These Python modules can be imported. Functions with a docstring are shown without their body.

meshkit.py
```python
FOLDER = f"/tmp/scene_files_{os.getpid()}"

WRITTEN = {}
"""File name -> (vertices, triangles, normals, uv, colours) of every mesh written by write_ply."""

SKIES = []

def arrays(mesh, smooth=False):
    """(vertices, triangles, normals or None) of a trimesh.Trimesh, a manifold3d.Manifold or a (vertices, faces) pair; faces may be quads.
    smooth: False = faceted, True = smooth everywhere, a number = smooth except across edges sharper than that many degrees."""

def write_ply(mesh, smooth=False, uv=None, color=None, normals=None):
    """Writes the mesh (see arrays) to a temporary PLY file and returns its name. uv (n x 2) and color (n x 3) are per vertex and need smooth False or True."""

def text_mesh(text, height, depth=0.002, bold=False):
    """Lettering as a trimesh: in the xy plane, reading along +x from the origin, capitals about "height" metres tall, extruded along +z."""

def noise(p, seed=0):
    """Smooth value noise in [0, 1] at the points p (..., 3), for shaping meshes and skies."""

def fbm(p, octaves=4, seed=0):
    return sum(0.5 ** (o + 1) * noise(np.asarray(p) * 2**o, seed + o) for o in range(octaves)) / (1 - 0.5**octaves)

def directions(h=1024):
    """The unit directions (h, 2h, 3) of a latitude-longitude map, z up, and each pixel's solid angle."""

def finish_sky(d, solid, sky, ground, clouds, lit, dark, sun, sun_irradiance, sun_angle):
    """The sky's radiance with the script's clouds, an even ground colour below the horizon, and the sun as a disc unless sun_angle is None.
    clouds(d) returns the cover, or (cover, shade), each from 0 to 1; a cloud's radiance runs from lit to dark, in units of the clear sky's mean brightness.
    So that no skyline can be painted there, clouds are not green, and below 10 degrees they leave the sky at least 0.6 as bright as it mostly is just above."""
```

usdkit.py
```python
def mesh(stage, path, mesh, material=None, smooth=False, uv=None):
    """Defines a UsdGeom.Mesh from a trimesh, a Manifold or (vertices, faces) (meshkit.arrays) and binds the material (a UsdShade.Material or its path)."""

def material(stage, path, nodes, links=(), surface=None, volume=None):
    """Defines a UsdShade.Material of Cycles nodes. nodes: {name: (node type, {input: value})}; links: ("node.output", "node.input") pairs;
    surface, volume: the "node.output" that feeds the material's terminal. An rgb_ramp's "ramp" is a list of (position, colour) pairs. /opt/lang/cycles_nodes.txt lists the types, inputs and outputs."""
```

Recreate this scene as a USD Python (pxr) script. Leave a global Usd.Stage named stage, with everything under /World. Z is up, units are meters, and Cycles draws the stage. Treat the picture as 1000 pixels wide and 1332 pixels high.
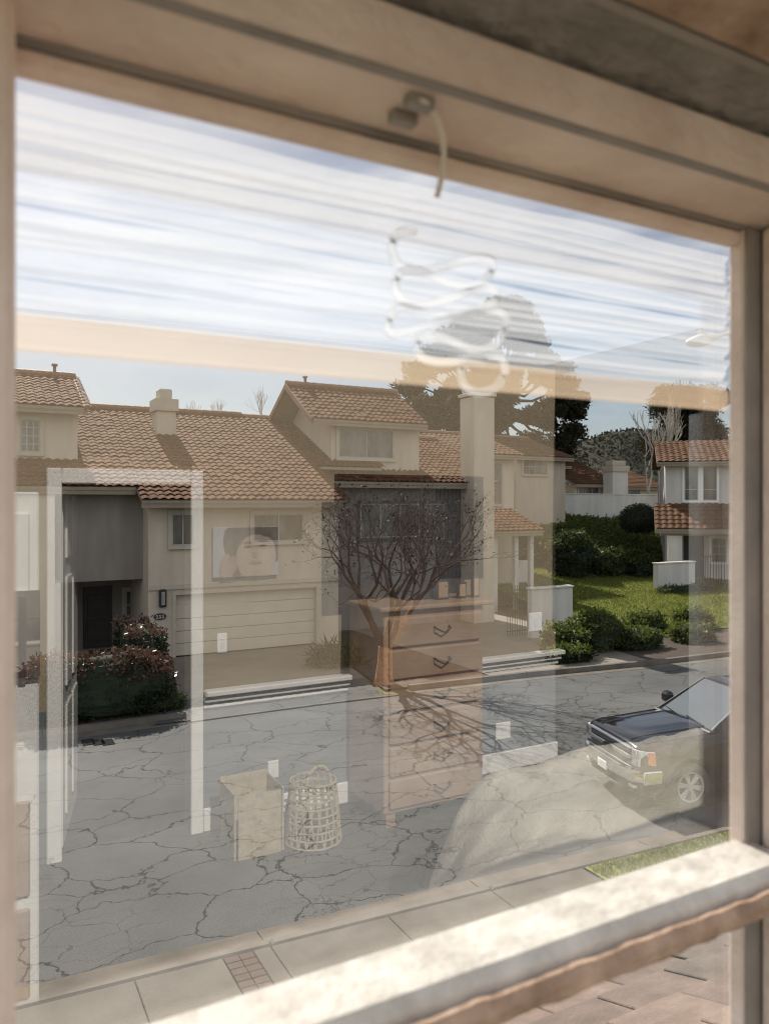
import math, random
import numpy as np, trimesh, usdkit
from meshkit import noise, fbm, text_mesh
from pxr import Usd, UsdGeom, UsdLux, UsdShade, Gf, Sdf
import manifold3d as m3

stage = Usd.Stage.CreateInMemory()
UsdGeom.SetStageUpAxis(stage, UsdGeom.Tokens.z)
UsdGeom.Xform.Define(stage, '/World'); UsdGeom.Scope.Define(stage, '/World/Looks')
# ------------------------------------------------------------------ camera, sky, sun, exposure
H = 5.3                                   # eye height above the road
YAW = math.radians(28.5); S, C = math.sin(YAW), math.cos(YAW)
EXPOSURE = 0.5
SUN_EL, SUN_AZ = math.radians(43), math.atan2(0.02, 1.0)
cam = UsdGeom.Camera.Define(stage, '/World/camera')
cam.CreateHorizontalApertureAttr(36.0); cam.CreateFocalLengthAttr(36.0)
cam.CreateVerticalApertureOffsetAttr(-0.396); cam.CreateClippingRangeAttr((0.02, 3000.0))
cam.CreateFStopAttr(11.0); cam.CreateFocusDistanceAttr(16.0); cam.CreateExposureAttr(EXPOSURE)
cam.AddTransformOp().Set(Gf.Matrix4d(C, -S, 0, 0, 0, 0, 1, 0, -S, -C, 0, 0, 0, 0, H, 1))
sd = np.array([math.cos(SUN_EL) * math.sin(SUN_AZ), math.cos(SUN_EL) * math.cos(SUN_AZ), math.sin(SUN_EL)])
sx = np.cross([0, 0, 1.0], sd); sx /= np.linalg.norm(sx); sy = np.cross(sd, sx)
sun = UsdLux.DistantLight.Define(stage, '/World/sun')
sun.CreateIntensityAttr(1.15); sun.CreateAngleAttr(0.5); sun.CreateNormalizeAttr(True); sun.CreateColorAttr((1, .95, .86))
sun.AddTransformOp().Set(Gf.Matrix4d(*sx, 0, *sy, 0, *sd, 0, 0, 0, 0, 1))
skym = usdkit.material(stage, '/World/Looks/sky', {
    'sky': ('sky_texture', {'sky_type': 'single_scattering', 'sun_disc': False, 'sun_elevation': SUN_EL, 'sun_rotation': SUN_AZ, 'altitude': 100.0, 'aerosol_density': 1.0}),
    'tc': ('texture_coordinate', {}), 'map': ('mapping', {'scale': (2.2, 2.2, 9.0)}),
    'n': ('noise_texture', {'scale': 1.1, 'detail': 6.0, 'roughness': .55, 'distortion': .4}),
    'sp': ('separate_xyz', {}), 'el': ('map_range', {'from_min': .06, 'from_max': .32, 'to_min': .3, 'to_max': 1.0, 'clamp': True}), 'cm': ('mix_color', {'blend_type': 'multiply', 'fac': 1.0}),
    'r': ('rgb_ramp', {'ramp': [(0, (0, 0, 0)), (.36, (.04, .04, .04)), (.62, (.85, .85, .85)), (1, (1, 1, 1))]}),
    'm': ('mix_color', {'b': (11.5, 11.8, 12.3)}),
    'b': ('background_shader', {'strength': 0.056})},
    [('tc.generated', 'map.vector'), ('map.vector', 'n.vector'), ('n.fac', 'r.fac'), ('tc.generated', 'sp.vector'), ('sp.z', 'el.value'), ('r.color', 'cm.a'), ('el.result', 'cm.b'), ('cm.result', 'm.fac'), ('sky.color', 'm.a'), ('m.result', 'b.color')], surface='b.background')
dome = UsdLux.DomeLight.Define(stage, '/World/sky'); dome.CreateIntensityAttr(1.0)
UsdShade.MaterialBindingAPI.Apply(dome.GetPrim()).Bind(skym)
dome.GetPrim().SetCustomDataByKey('kind', 'structure')

# ------------------------------------------------------------------ helpers
RND = random.Random(7); RNG = np.random.default_rng(7)
used = {}
def numbered(path):
    n = used.get(path, 0); used[path] = n + 1
    return path if n == 0 else f'{path}_{n:03d}'
def P(px, py, Y):
    u, v = (px - 500) / 1000, (655 - py) / 1000; dy = C - S * u
    return np.array([Y * (C * u + S) / dy, Y, H + Y * v / dy])
def G(px, py, z=0.0):
    u, v = (px - 500) / 1000, (655 - py) / 1000
    Y = (z - H) / v * (C - S * u); return P(px, py, Y)
def cat(ms): return trimesh.util.concatenate([m for m in ms if m is not None])
def box(x0, x1, y0, y1, z0, z1, b=0.0):
    x0, x1 = min(x0, x1), max(x0, x1); y0, y1 = min(y0, y1), max(y0, y1); z0, z1 = min(z0, z1), max(z0, z1)
    if b <= 0:
        m = trimesh.creation.box((x1 - x0, y1 - y0, z1 - z0)); m.apply_translation(((x0 + x1) / 2, (y0 + y1) / 2, (z0 + z1) / 2)); return m
    b = min(b, (x1 - x0) * .45, (y1 - y0) * .45, (z1 - z0) * .45); p = []
    for x, sx in ((x0, 1), (x1, -1)):
        for y, sy in ((y0, 1), (y1, -1)):
            for z, sz in ((z0, 1), (z1, -1)):
                p += [(x + sx * b, y + sy * b, z), (x + sx * b, y, z + sz * b), (x, y + sy * b, z + sz * b)]
    return trimesh.convex.convex_hull(np.array(p))
def tube(pts, rad, n=7, cap=True):
    p = np.asarray(pts, float); r = np.broadcast_to(rad, (len(p),)); t = np.gradient(p, axis=0); t /= np.linalg.norm(t, axis=1, keepdims=True) + 1e-12
    a = np.cross(t, np.where(np.abs(t[:, 2:]) < .9, [0, 0, 1.], [1., 0, 0])); a /= np.linalg.norm(a, axis=1, keepdims=True) + 1e-12
    b = np.cross(t, a); g = np.arange(n) * 2 * np.pi / n
    v = (p[:, None] + r[:, None, None] * (np.cos(g)[None, :, None] * a[:, None] + np.sin(g)[None, :, None] * b[:, None])).reshape(-1, 3)
    f = []
    for i in range(len(p) - 1):
        for j in range(n):
            k = (j + 1) % n; f += [(i * n + j, i * n + k, (i + 1) * n + k), (i * n + j, (i + 1) * n + k, (i + 1) * n + j)]
    if cap:
        for j in range(1, n - 1): f += [(0, j + 1, j), ((len(p) - 1) * n, (len(p) - 1) * n + j, (len(p) - 1) * n + j + 1)]
    return trimesh.Trimesh(v, f, process=False)
def lathe(prof, n=20, center=(0, 0, 0)):
    m = trimesh.creation.revolve(np.array(prof, float), sections=n); m.apply_translation(center); return m
def prism(poly, y0, y1):            # polygon in (x, z) run along y
    from shapely.geometry import Polygon
    m = trimesh.creation.extrude_polygon(Polygon(poly), y1 - y0, engine='earcut')
    v = m.vertices.copy(); m.vertices = np.stack([v[:, 0], y1 - v[:, 2], v[:, 1]], 1); return m
def sheet(poly, z, t=None):         # polygon in (x, y) as a flat sheet or a slab of thickness t
    from shapely.geometry import Polygon
    m = trimesh.creation.extrude_polygon(Polygon(poly), t or .002, engine='earcut'); m.apply_translation((0, 0, z - (t or .002))); return m
def ico(c, r, sub=2, amp=0, fr=1.5, seed=0):
    m = trimesh.creation.icosphere(subdivisions=sub); v = m.vertices.copy()
    if amp: v *= (1 + amp * (fbm(v * fr + seed * 7.3, 3, seed) - .5) * 2)[:, None]
    m.vertices = v * np.asarray(r) + np.asarray(c); return m
def quads(c, size, rng, aspect=.5, up=None, droop=0):
    n = len(c); a = rng.normal(size=(n, 3)); 
    if up is not None: a = a * .6 + np.asarray(up)
    a /= np.linalg.norm(a, axis=1, keepdims=True); b = np.cross(a, rng.normal(size=(n, 3))); b /= np.linalg.norm(b, axis=1, keepdims=True)
    s = (size * rng.uniform(.6, 1.3, n))[:, None]
    v = np.stack([c - b * s * aspect * .1, c + a * s * .5 + b * s * aspect * .5, c + a * s, c + a * s * .5 - b * s * aspect * .5], 1).reshape(-1, 3)
    k = np.arange(n)[:, None] * 4
    return trimesh.Trimesh(v, np.vstack([k + [0, 1, 2], k + [0, 2, 3]]), process=False)
class Thing:
    def __init__(s, name, label, category, loc=(0, 0, 0), group=None, kind=None):
        s.xf = None; s.path = numbered('/World/' + name); s.loc = np.asarray(loc, float); s.count = {}
        x = UsdGeom.Xform.Define(stage, s.path); x.AddTranslateOp().Set(Gf.Vec3d(*map(float, loc))); s.prim = x.GetPrim()
        for k, v in (('label', label), ('category', category), ('group', group), ('kind', kind)):
            if v: s.prim.SetCustomDataByKey(k, v)
    def part(s, name, mesh, mat, smooth=False, under=None, label=None, kind=None):
        base = (under or s.path) + '/' + name
        path = numbered(base); m = mesh.copy()
        if s.xf is not None: m.apply_transform(s.xf)
        v = np.asarray(m.vertices) - s.loc
        p = usdkit.mesh(stage, path, trimesh.Trimesh(v, m.faces, process=False), mat, smooth=smooth).GetPrim()
        if label: p.SetCustomDataByKey('label', label)
        if kind: p.SetCustomDataByKey('kind', kind)
        return path
def single(name, mesh, mat, label=None, category=None, group=None, kind=None, smooth=False):
    path = numbered('/World/' + name); c = np.zeros(3)
    if kind != 'structure': b = mesh.bounds; c = np.array([(b[0, 0] + b[1, 0]) / 2, (b[0, 1] + b[1, 1]) / 2, b[0, 2]])
    g = usdkit.mesh(stage, path, trimesh.Trimesh(np.asarray(mesh.vertices) - c, mesh.faces, process=False), mat, smooth=smooth)
    if kind != 'structure': UsdGeom.Xformable(g).AddTranslateOp().Set(Gf.Vec3d(*map(float, c)))
    for k, v in (('label', label), ('category', category), ('group', group), ('kind', kind)):
        if v: g.GetPrim().SetCustomDataByKey(k, v)
    return path
def mat(name, col, rough=.7, var=.15, scale=4., bump=0., bscale=40., metal=0., island=0., spec=.5, coat=0., col2=None, translucent=0., streak=0.):
    c = np.asarray(col, float); lo = c * (1 - var); hi = np.clip(c * (1 + var), 0, .95) if col2 is None else np.asarray(col2, float)
    n = {'g': ('geometry', {}), 'n': ('noise_texture', {'scale': float(scale), 'detail': 5.0, 'roughness': .6}), 'r': ('rgb_ramp', {'ramp': [(.3, lo), (.7, hi)]}),
         'p': ('principled_bsdf', {'roughness': float(rough), 'metallic': float(metal), 'specular_ior_level': float(spec), 'coat_weight': float(coat)})}
    l = [('g.position', 'n.vector'), ('n.fac', 'r.fac')]; out = 'r.color'
    if streak: n['mp'] = ('mapping', {'scale': (1.0, 1.0, float(streak))}); l[0] = ('g.position', 'mp.vector'); l.append(('mp.vector', 'n.vector'))
    if island:
        n['i'] = ('map_range', {'to_min': 1 - float(island), 'to_max': 1 + float(island)}); n['h'] = ('hsv', {})
        l += [('g.random_per_island', 'i.value'), ('i.result', 'h.value'), (out, 'h.color')]; out = 'h.color'
    l.append((out, 'p.base_color'))
    if bump:
        n['bn'] = ('noise_texture', {'scale': float(bscale), 'detail': 4.0}); n['b'] = ('bump', {'strength': float(min(1, bump)), 'distance': .01 * max(1, float(bump))})
        l += [('g.position', 'bn.vector'), ('bn.fac', 'b.height'), ('b.normal', 'p.normal')]
    surf = 'p.BSDF'
    if translucent:
        n['t'] = ('translucent_bsdf', {}); n['mx'] = ('mix_closure', {'fac': float(translucent)}); l += [(out, 't.color'), ('p.BSDF', 'mx.closure1'), ('t.BSDF', 'mx.closure2')]; surf = 'mx.closure'
    return usdkit.material(stage, '/World/Looks/' + name, n, l, surface=surf)
def see_through(name, fac, kind='glossy_bsdf', props=None, tint=(1, 1, 1)):
    return usdkit.material(stage, '/World/Looks/' + name, {'t': ('transparent_bsdf', {'color': tint}), 'o': (kind, props or {'roughness': 0.0, 'color': (1, 1, 1)}), 'm': ('mix_closure', {'fac': fac})},
                           [('t.BSDF', 'm.closure1'), ('o.BSDF', 'm.closure2')], surface='m.closure')

M = {}
M['stucco'] = mat('stucco', (.54, .45, .345), .9, .13, 1.3, 1.0, 40, spec=.2, streak=.22)
M['stucco_white'] = mat('stucco_white', (.58, .54, .48), .9, .13, 1.6, .9, 45, spec=.2, streak=.22)
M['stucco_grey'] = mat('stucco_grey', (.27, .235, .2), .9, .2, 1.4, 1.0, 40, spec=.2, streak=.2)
M['trim'] = mat('trim', (.46, .39, .3), .7, .06, 3)
M['fascia'] = mat('fascia', (.26, .2, .14), .7, .1, 3)
M['tile'] = mat('clay_tile', (.27, .095, .038), .8, .3, 1.1, .4, 30, island=.5, col2=(.4, .185, .085), spec=.12)
M['tile_far'] = mat('clay_tile_far', (.26, .12, .065), .8, .25, .8, island=.4, col2=(.33, .185, .105), spec=.12)
M['ridge'] = mat('ridge_tile', (.27, .14, .08), .7, .2, 2, island=.25)
M['glass_dark'] = mat('window_glass', (.02, .02, .02), .06, .3, 1.1, spec=.8, col2=(.2, .18, .15), streak=.4)
M['wframe'] = mat('window_frame', (.36, .33, .29), .5, .05, 3)
M['garage'] = mat('garage_panel', (.58, .5, .385), .6, .05, 2, island=.03)
M['dark_door'] = mat('dark_door', (.035, .025, .02), .5, .2, 4)
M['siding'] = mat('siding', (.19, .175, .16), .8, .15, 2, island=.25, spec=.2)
M['iron'] = mat('black_iron', (.015, .015, .015), .5, .1, 4)
M['bark'] = mat('red_bark', (.36, .17, .08), .85, .4, 9, .6, 60)
M['bark_mid'] = mat('branch_bark', (.1, .06, .04), .9, .35, 4)
M['bark_dark'] = mat('dark_bark', (.06, .04, .03), .9, .3, 5)
M['twig'] = mat('pale_twig', (.38, .33, .28), .9, .2, 5)
M['leaf_brown'] = mat('brown_leaf', (.05, .025, .018), .6, .4, 3, island=.6, col2=(.12, .055, .028), translucent=.2)
M['leaf_green'] = mat('green_leaf', (.1, .15, .025), .55, .3, 2, island=.45, col2=(.16, .21, .045), translucent=.45)
M['leaf_bright'] = mat('bright_leaf', (.17, .24, .035), .55, .3, 2, island=.4, col2=(.28, .33, .07), translucent=.5)
M['leaf_dark'] = mat('dark_leaf', (.035, .06, .018), .6, .3, 2, island=.45, col2=(.06, .085, .025), translucent=.25)
M['leaf_red'] = mat('red_tip_leaf', (.3, .12, .07), .4, .3, 6, island=.6, col2=(.55, .34, .22), translucent=.2)
M['leaf_grey'] = mat('blossom_leaf', (.36, .34, .3), .8, .3, 1, island=.6, col2=(.6, .57, .52), translucent=.5)
M['needle'] = mat('pine_needle', (.06, .06, .024), .65, .35, .8, island=.5, col2=(.095, .09, .035), translucent=.35)
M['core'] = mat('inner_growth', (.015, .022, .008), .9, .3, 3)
M['concrete'] = mat('concrete', (.13, .113, .092), .9, .22, 1.1, .5, 80, spec=.2)
M['drive'] = mat('driveway_concrete', (.24, .205, .165), .85, .15, .8, .4, 80)
M['kerb'] = mat('kerb_concrete', (.165, .142, .115), .9, .25, 1.6, .5, 80, spec=.2)
M['soil'] = mat('soil', (.07, .05, .035), .95, .3, 3, .8, 20)
M['lawn'] = mat('lawn', (.2, .24, .04), .9, .25, .7, .6, 60, col2=(.25, .27, .055), spec=.2)
M['blade'] = mat('grass_blade', (.25, .3, .045), .6, .3, 1, island=.4, col2=(.36, .38, .085), translucent=.5)
M['ground'] = mat('ground', (.13, .13, .06), .95, .3, .1)
M['hill'] = mat('hill', (.045, .045, .032), .95, .4, .05, col2=(.075, .07, .05), spec=.1)
M['brick'] = mat('brick', (.15, .1, .08), .9, .2, 8, .4, 60, island=.3, spec=.2)
M['white'] = mat('white_paint', (.8, .78, .74), .45, .03, 4)
M['lamp_grey'] = mat('lamp_metal', (.76, .76, .74), .5, .06, 4)
M['terracotta'] = mat('terracotta', (.5, .2, .1), .8, .1, 4)
M['rubber_mat'] = mat('cast_iron', (.012, .012, .012), .95, .2, 8, spec=.1)
M['bluegrey'] = mat('bluegrey_paint', (.3, .32, .34), .7, .06, 3)
# asphalt with cracks
def asphalt():
    n = {'g': ('geometry', {}), 'n1': ('noise_texture', {'scale': .35, 'detail': 6.0, 'roughness': .65}), 'r1': ('rgb_ramp', {'ramp': [(.26, (.068, .066, .062)), (.5, (.1, .098, .092)), (.74, (.14, .137, .13))]}),
         'n2': ('noise_texture', {'scale': 45.0, 'detail': 3.0}), 'r2': ('rgb_ramp', {'ramp': [(.3, (.72, .72, .72)), (.7, (1.2, 1.2, 1.2))]}),
         'mul': ('mix_color', {'blend_type': 'multiply', 'fac': 1.0}),
         'wn': ('noise_texture', {'scale': 1.7, 'detail': 5.0, 'roughness': .6}), 'ws': ('vector_math', {'math_type': 'scale', 'scale': .55}), 'wa': ('vector_math', {'math_type': 'add'}), 'mp': ('mapping', {'scale': (.58, .95, 1.0)}),
         'v1': ('voronoi_texture', {'feature': 'distance_to_edge', 'scale': 1.0}), 'c1': ('rgb_ramp', {'ramp': [(0, (.05, .05, .05)), (.005, (.08, .08, .08)), (.0125, (1, 1, 1)), (1, (1, 1, 1))]}),
         'v2': ('voronoi_texture', {'feature': 'distance_to_edge', 'scale': 2.6}), 'c2': ('rgb_ramp', {'ramp': [(0, (.1, .1, .1)), (.006, (.3, .3, .3)), (.015, (1, 1, 1)), (1, (1, 1, 1))]}),
         'mk': ('noise_texture', {'scale': .28, 'detail': 3.0}), 'mr': ('rgb_ramp', {'ramp': [(.46, (0, 0, 0)), (.58, (1, 1, 1))]}),
         'one': ('mix_color', {'a': (1, 1, 1)}), 'm2': ('mix_color', {'blend_type': 'multiply', 'fac': .95}), 'm3': ('mix_color', {'blend_type': 'multiply', 'fac': .88}),
         'mk2': ('noise_texture', {'scale': .5, 'detail': 2.0}), 'mr2': ('rgb_ramp', {'ramp': [(.2, (0, 0, 0)), (.36, (1, 1, 1))]}), 'one2': ('mix_color', {'a': (1, 1, 1)}),
         'bp': ('bump', {'strength': .5, 'distance': .012}), 'p': ('principled_bsdf', {'roughness': .85})}
    l = [('g.position', 'n1.vector'), ('n1.fac', 'r1.fac'), ('g.position', 'n2.vector'), ('n2.fac', 'r2.fac'), ('r1.color', 'mul.a'), ('r2.color', 'mul.b'),
         ('g.position', 'wn.vector'), ('wn.color', 'ws.vector1'), ('g.position', 'wa.vector1'), ('ws.vector', 'wa.vector2'), ('wa.vector', 'mp.vector'), ('mp.vector', 'v1.vector'), ('v1.distance', 'c1.fac'), ('mp.vector', 'v2.vector'), ('v2.distance', 'c2.fac'),
         ('g.position', 'mk.vector'), ('mk.fac', 'mr.fac'), ('mr.color', 'one.fac'), ('c2.color', 'one.b'), ('g.position', 'mk2.vector'), ('mk2.fac', 'mr2.fac'), ('mr2.color', 'one2.fac'), ('c1.color', 'one2.b'),
         ('mul.result', 'm2.a'), ('one2.result', 'm2.b'), ('m2.result', 'm3.a'), ('one.result', 'm3.b'), ('m3.result', 'p.base_color'), ('n2.fac', 'bp.height'), ('bp.normal', 'p.normal')]
    return usdkit.material(stage, '/World/Looks/asphalt', n, l, surface='p.BSDF')
M['asphalt'] = asphalt()

# ------------------------------------------------------------------ ground, road, kerbs
def strip(pa, pb, z0, z1=None):      # quad strip between two polylines (top face + skirts)
    n = len(pa); a = np.array([(x, y, z0) for x, y in pa]); b = np.array([(x, y, z0 if z1 is None else z1) for x, y in pb])
    v = np.vstack([a, b]); f = []
    for i in range(n - 1): f += [(i, i + 1, n + i + 1), (i, n + i + 1, n + i)]
    m = trimesh.Trimesh(v, f, process=False)
    if m.face_normals[:, 2].mean() < 0: m.invert()
    return m
def flat(poly, z): 
    from shapely.geometry import Polygon
    import shapely
    v, f = trimesh.creation.triangulate_polygon(Polygon(poly), engine='earcut')
    m = trimesh.Trimesh(np.c_[v, np.full(len(v), z)], f, process=False)
    if m.face_normals[:, 2].mean() < 0: m.invert()
    return m
single('ground', flat([(-300, -300), (900, -300), (900, 700), (-300, 700)], -.012), M['ground'], kind='structure')
NEAR = 9.1
def slant(m):
    m.vertices[:, 1] += .22 - .062 * m.vertices[:, 0]; return m
far_edge = [(-60, 18.6), (-5, 18.6), (8, 18.55), (11, 18.4), (15, 18.15), (20, 17.55), (26, 17.2), (34, 16.9), (80, 16.9)]
single('road', flat([(-60, NEAR + 3.8), (-6, NEAR + .56), (26, NEAR - 1.43), (80, NEAR - 4.8)] + [(x, y + .02) for x, y in far_edge[::-1]], 0), M['asphalt'], kind='structure')
# near kerb: gutter pan and kerb lip in poured lengths
nk = Thing('kerb', 'pale concrete kerb with gutter along the near edge of the road', 'kerb', (6, NEAR - .3, 0), kind='structure')
x = -6.0
while x < 26:
    L = 3.05
    nk.part('gutter_slab', slant(box(x + .006, x + L - .006, NEAR - .42, NEAR, -.1, .006 + .002 * RND.random(), .008)), M['kerb'])
    nk.part('kerb_stone', slant(box(x + .006, x + L - .006, NEAR - .58, NEAR - .424, -.1, .13, .03)), M['kerb'])
    x += L
sw = Thing('pavement', 'concrete pavement slabs beside the near kerb', 'pavement', (4, 8, 0), kind='structure')
x = -6.0
for k in range(14):
    L = 1.52
    if k != 5 and x < 6.3: sw.part('slab', slant(box(x + .006, x + L - .006, 6.9, NEAR - .59, -.05, .118 + .004 * RND.random(), .008)), M['concrete'])
    x += L
# little strip of brick paving between the slabs
bx0 = G(312, 1262, .12)[0] - .1
bq = G(318, 1256, .12)
for i in range(2):
    for j in range(9):
        y0 = NEAR - .6 - (j + 1) * .125
        sw.part('brick', slant(box(bq[0] - .17 + i * .17 + .004, bq[0] + i * .17 - .004, y0 + .004, y0 + .121, -.05, .122, .006)), M['brick'])
k0 = 5 * 1.52 - 6
sw.part('slab', slant(box(k0 + .006, bq[0] - .18, 6.9, NEAR - .59, -.05, .12, .008)), M['concrete']); sw.part('slab', slant(box(bq[0] + .18, k0 + 1.514, 6.9, NEAR - .59, -.05, .12, .008)), M['concrete'])
single('verge', slant(flat([(7.72, 6.6), (26, 6.6), (26, NEAR - .59), (7.72, NEAR - .59)], .12)), M['lawn'], kind='structure')
def grass(poly_pts, n, z, h, seed, mt, label, name='grass'):
    from shapely.geometry import Polygon
    from shapely import contains_xy
    rng = np.random.default_rng(seed); pg = Polygon(poly_pts); b = pg.bounds
    q = rng.uniform((b[0], b[1]), (b[2], b[3]), (n, 2)); q = q[contains_xy(pg, q[:, 0], q[:, 1])]
    zz = z(q[:, 0], q[:, 1]) if callable(z) else np.full(len(q), z)
    single(name, quads(np.c_[q, zz], h, rng, .22, up=(0, 0, 1.2)), mt, label, 'grass', kind='stuff')
grass([(7.75, 6.6), (16, 6.6), (16, NEAR - .6 + .22 - .062 * 16), (7.75, NEAR - .6 + .22 - .062 * 7.75)], 34000, .115, .06, 3, M['blade'], 'strip of short grass on the verge behind the near kerb')
# far kerb
fk = Thing('kerb', 'worn concrete kerb along the far edge of the road', 'kerb', (12, 18.7, 0), kind='structure')
pts = []
for (xa, ya), (xb, yb) in zip(far_edge[:-1], far_edge[1:]):
    n = max(1, int(math.hypot(xb - xa, yb - ya) / 3))
    if xb < -4 or xa > 60: continue
    for i in range(n):
        t0, t1 = i / n, (i + 1) / n; p0 = np.array([xa + (xb - xa) * t0, ya + (yb - ya) * t0]); p1 = np.array([xa + (xb - xa) * t1, ya + (yb - ya) * t1])
        d = (p1 - p0) / np.linalg.norm(p1 - p0); nn = np.array([-d[1], d[0]]); p0 = p0 + d * .006; p1 = p1 - d * .006
        drive = 3.9 < (p0[0] + p1[0]) / 2 < 10.2
        if drive: fk.part('kerb_lip', sheet([p0, p1, p1 + nn * .1, p0 + nn * .1], .03, .1), M['kerb']); continue
        fk.part('gutter_slab', sheet([p0, p1, p1 + nn * .4, p0 + nn * .4], .006, .1), M['kerb'])
        fk.part('kerb_stone', sheet([p0 + nn * .405, p1 + nn * .405, p1 + nn * .56, p0 + nn * .56], .03 if drive else .14, .2), M['kerb'])
# driveway, planted ground, lawn
single('driveway', strip([(3.9, 18.7), (10.0, 18.55)], [(4.95, 20.6), (10.5, 20.6)], .028, .06), M['asphalt'], kind='structure')
single('driveway', strip([(4.95, 20.61), (10.5, 20.61)], [(6.1, 26.2), (11.6, 26.2)], .06, .1), M['drive'], kind='structure')
single('flower_bed', flat([(-12, 19.18), (4.1, 19.18), (4.94, 20.6), (6.08, 26.5), (-12, 26.5)], .045), M['soil'], kind='structure')
single('flower_bed', flat([(10.35, 19.05), (14, 18.85), (14, 28.7), (11.7, 28.7), (11.7, 26.2)], .05), M['soil'], kind='structure')
single('courtyard', flat([(14.02, 18.92), (20, 18.3), (24, 28), (24, 46), (14.02, 46)], .055), M['drive'], kind='structure')
single('flower_bed', flat([(20.02, 18.3), (26, 17.85), (30.5, 17.7), (30.5, 21.5), (20.6, 22)], .06), M['soil'], kind='structure')
LP = [(22, 21.8), (30.6, 21.3), (33.5, 21.3), (40, 31.5), (40, 36), (24, 36)]
def lawn_z(x, y): return .085 + (np.asarray(y) - 21.3) * .094
def sloped(m, dz=0):
    m.vertices[:, 2] = np.maximum(.06, lawn_z(0, m.vertices[:, 1])) + dz; return m
single('lawn', sloped(flat(LP, .09)), M['lawn'], kind='structure')
grass(LP, 90000, lawn_z, .11, 5, M['blade'], 'sunlit mown lawn in front of the far right house')
single('path', sloped(flat([(30.7, 17.4), (33.5, 17.4), (36.5, 21.25), (33.6, 21.25)], .1), .02), M['concrete'], kind='structure')
single('path', sloped(flat([(33.6, 21.25), (36.5, 21.25), (44, 31), (40.2, 31.4)], .1), .02), M['concrete'], kind='structure')

# ------------------------------------------------------------------ tiled roofs, houses
def tile_rows(O, a, s, L, Sl, pitch=.31, row=.37, amp=.055, clip=None, hi=.04):
    """Separate curved clay tiles: each tile is an S wave strip with a lip. O lower left corner, a along the eave, s up the slope."""
    a = np.asarray(a, float); s = np.asarray(s, float); nrm = np.cross(a, s); nrm /= np.linalg.norm(nrm)
    nr, nt = int(math.ceil(Sl / row)), int(math.ceil(L / pitch)); seg = 6
    t = np.linspace(0, 1, seg + 1); prof = amp * (np.cos(2 * np.pi * (t - .5)) * .5 + .5) ** .8
    V, F = [], []; rng = np.random.default_rng(int(abs(O[0] * 13 + O[1] * 7)) + nr)
    for r in range(nr):
        for k in range(nt):
            if clip and not clip((k + .5) * pitch, (r + .5) * row): continue
            j = rng.normal(0, .006); y0 = r * row + rng.normal(0, .008); y1 = min((r + 1) * row + .04, Sl + .05)
            lo = [O + a * ((k + tt) * pitch) + s * y0 + nrm * (h + hi + j) for tt, h in zip(t, prof)]
            lp = [O + a * ((k + tt) * pitch) + s * (y0 + .004) + nrm * (h + hi + j - .022) for tt, h in zip(t, prof)]
            up = [O + a * ((k + tt) * pitch) + s * y1 + nrm * (h * .9 + .006 + j) for tt, h in zip(t, prof)]
            b = len(V); V += lo + up + lp; n = seg + 1
            for i in range(seg): F += [(b + i, b + i + 1, b + n + i + 1), (b + i, b + n + i + 1, b + n + i), (b + 2 * n + i, b + 2 * n + i + 1, b + i + 1), (b + 2 * n + i, b + i + 1, b + i)]
    return trimesh.Trimesh(np.array(V), F, process=False)
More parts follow.
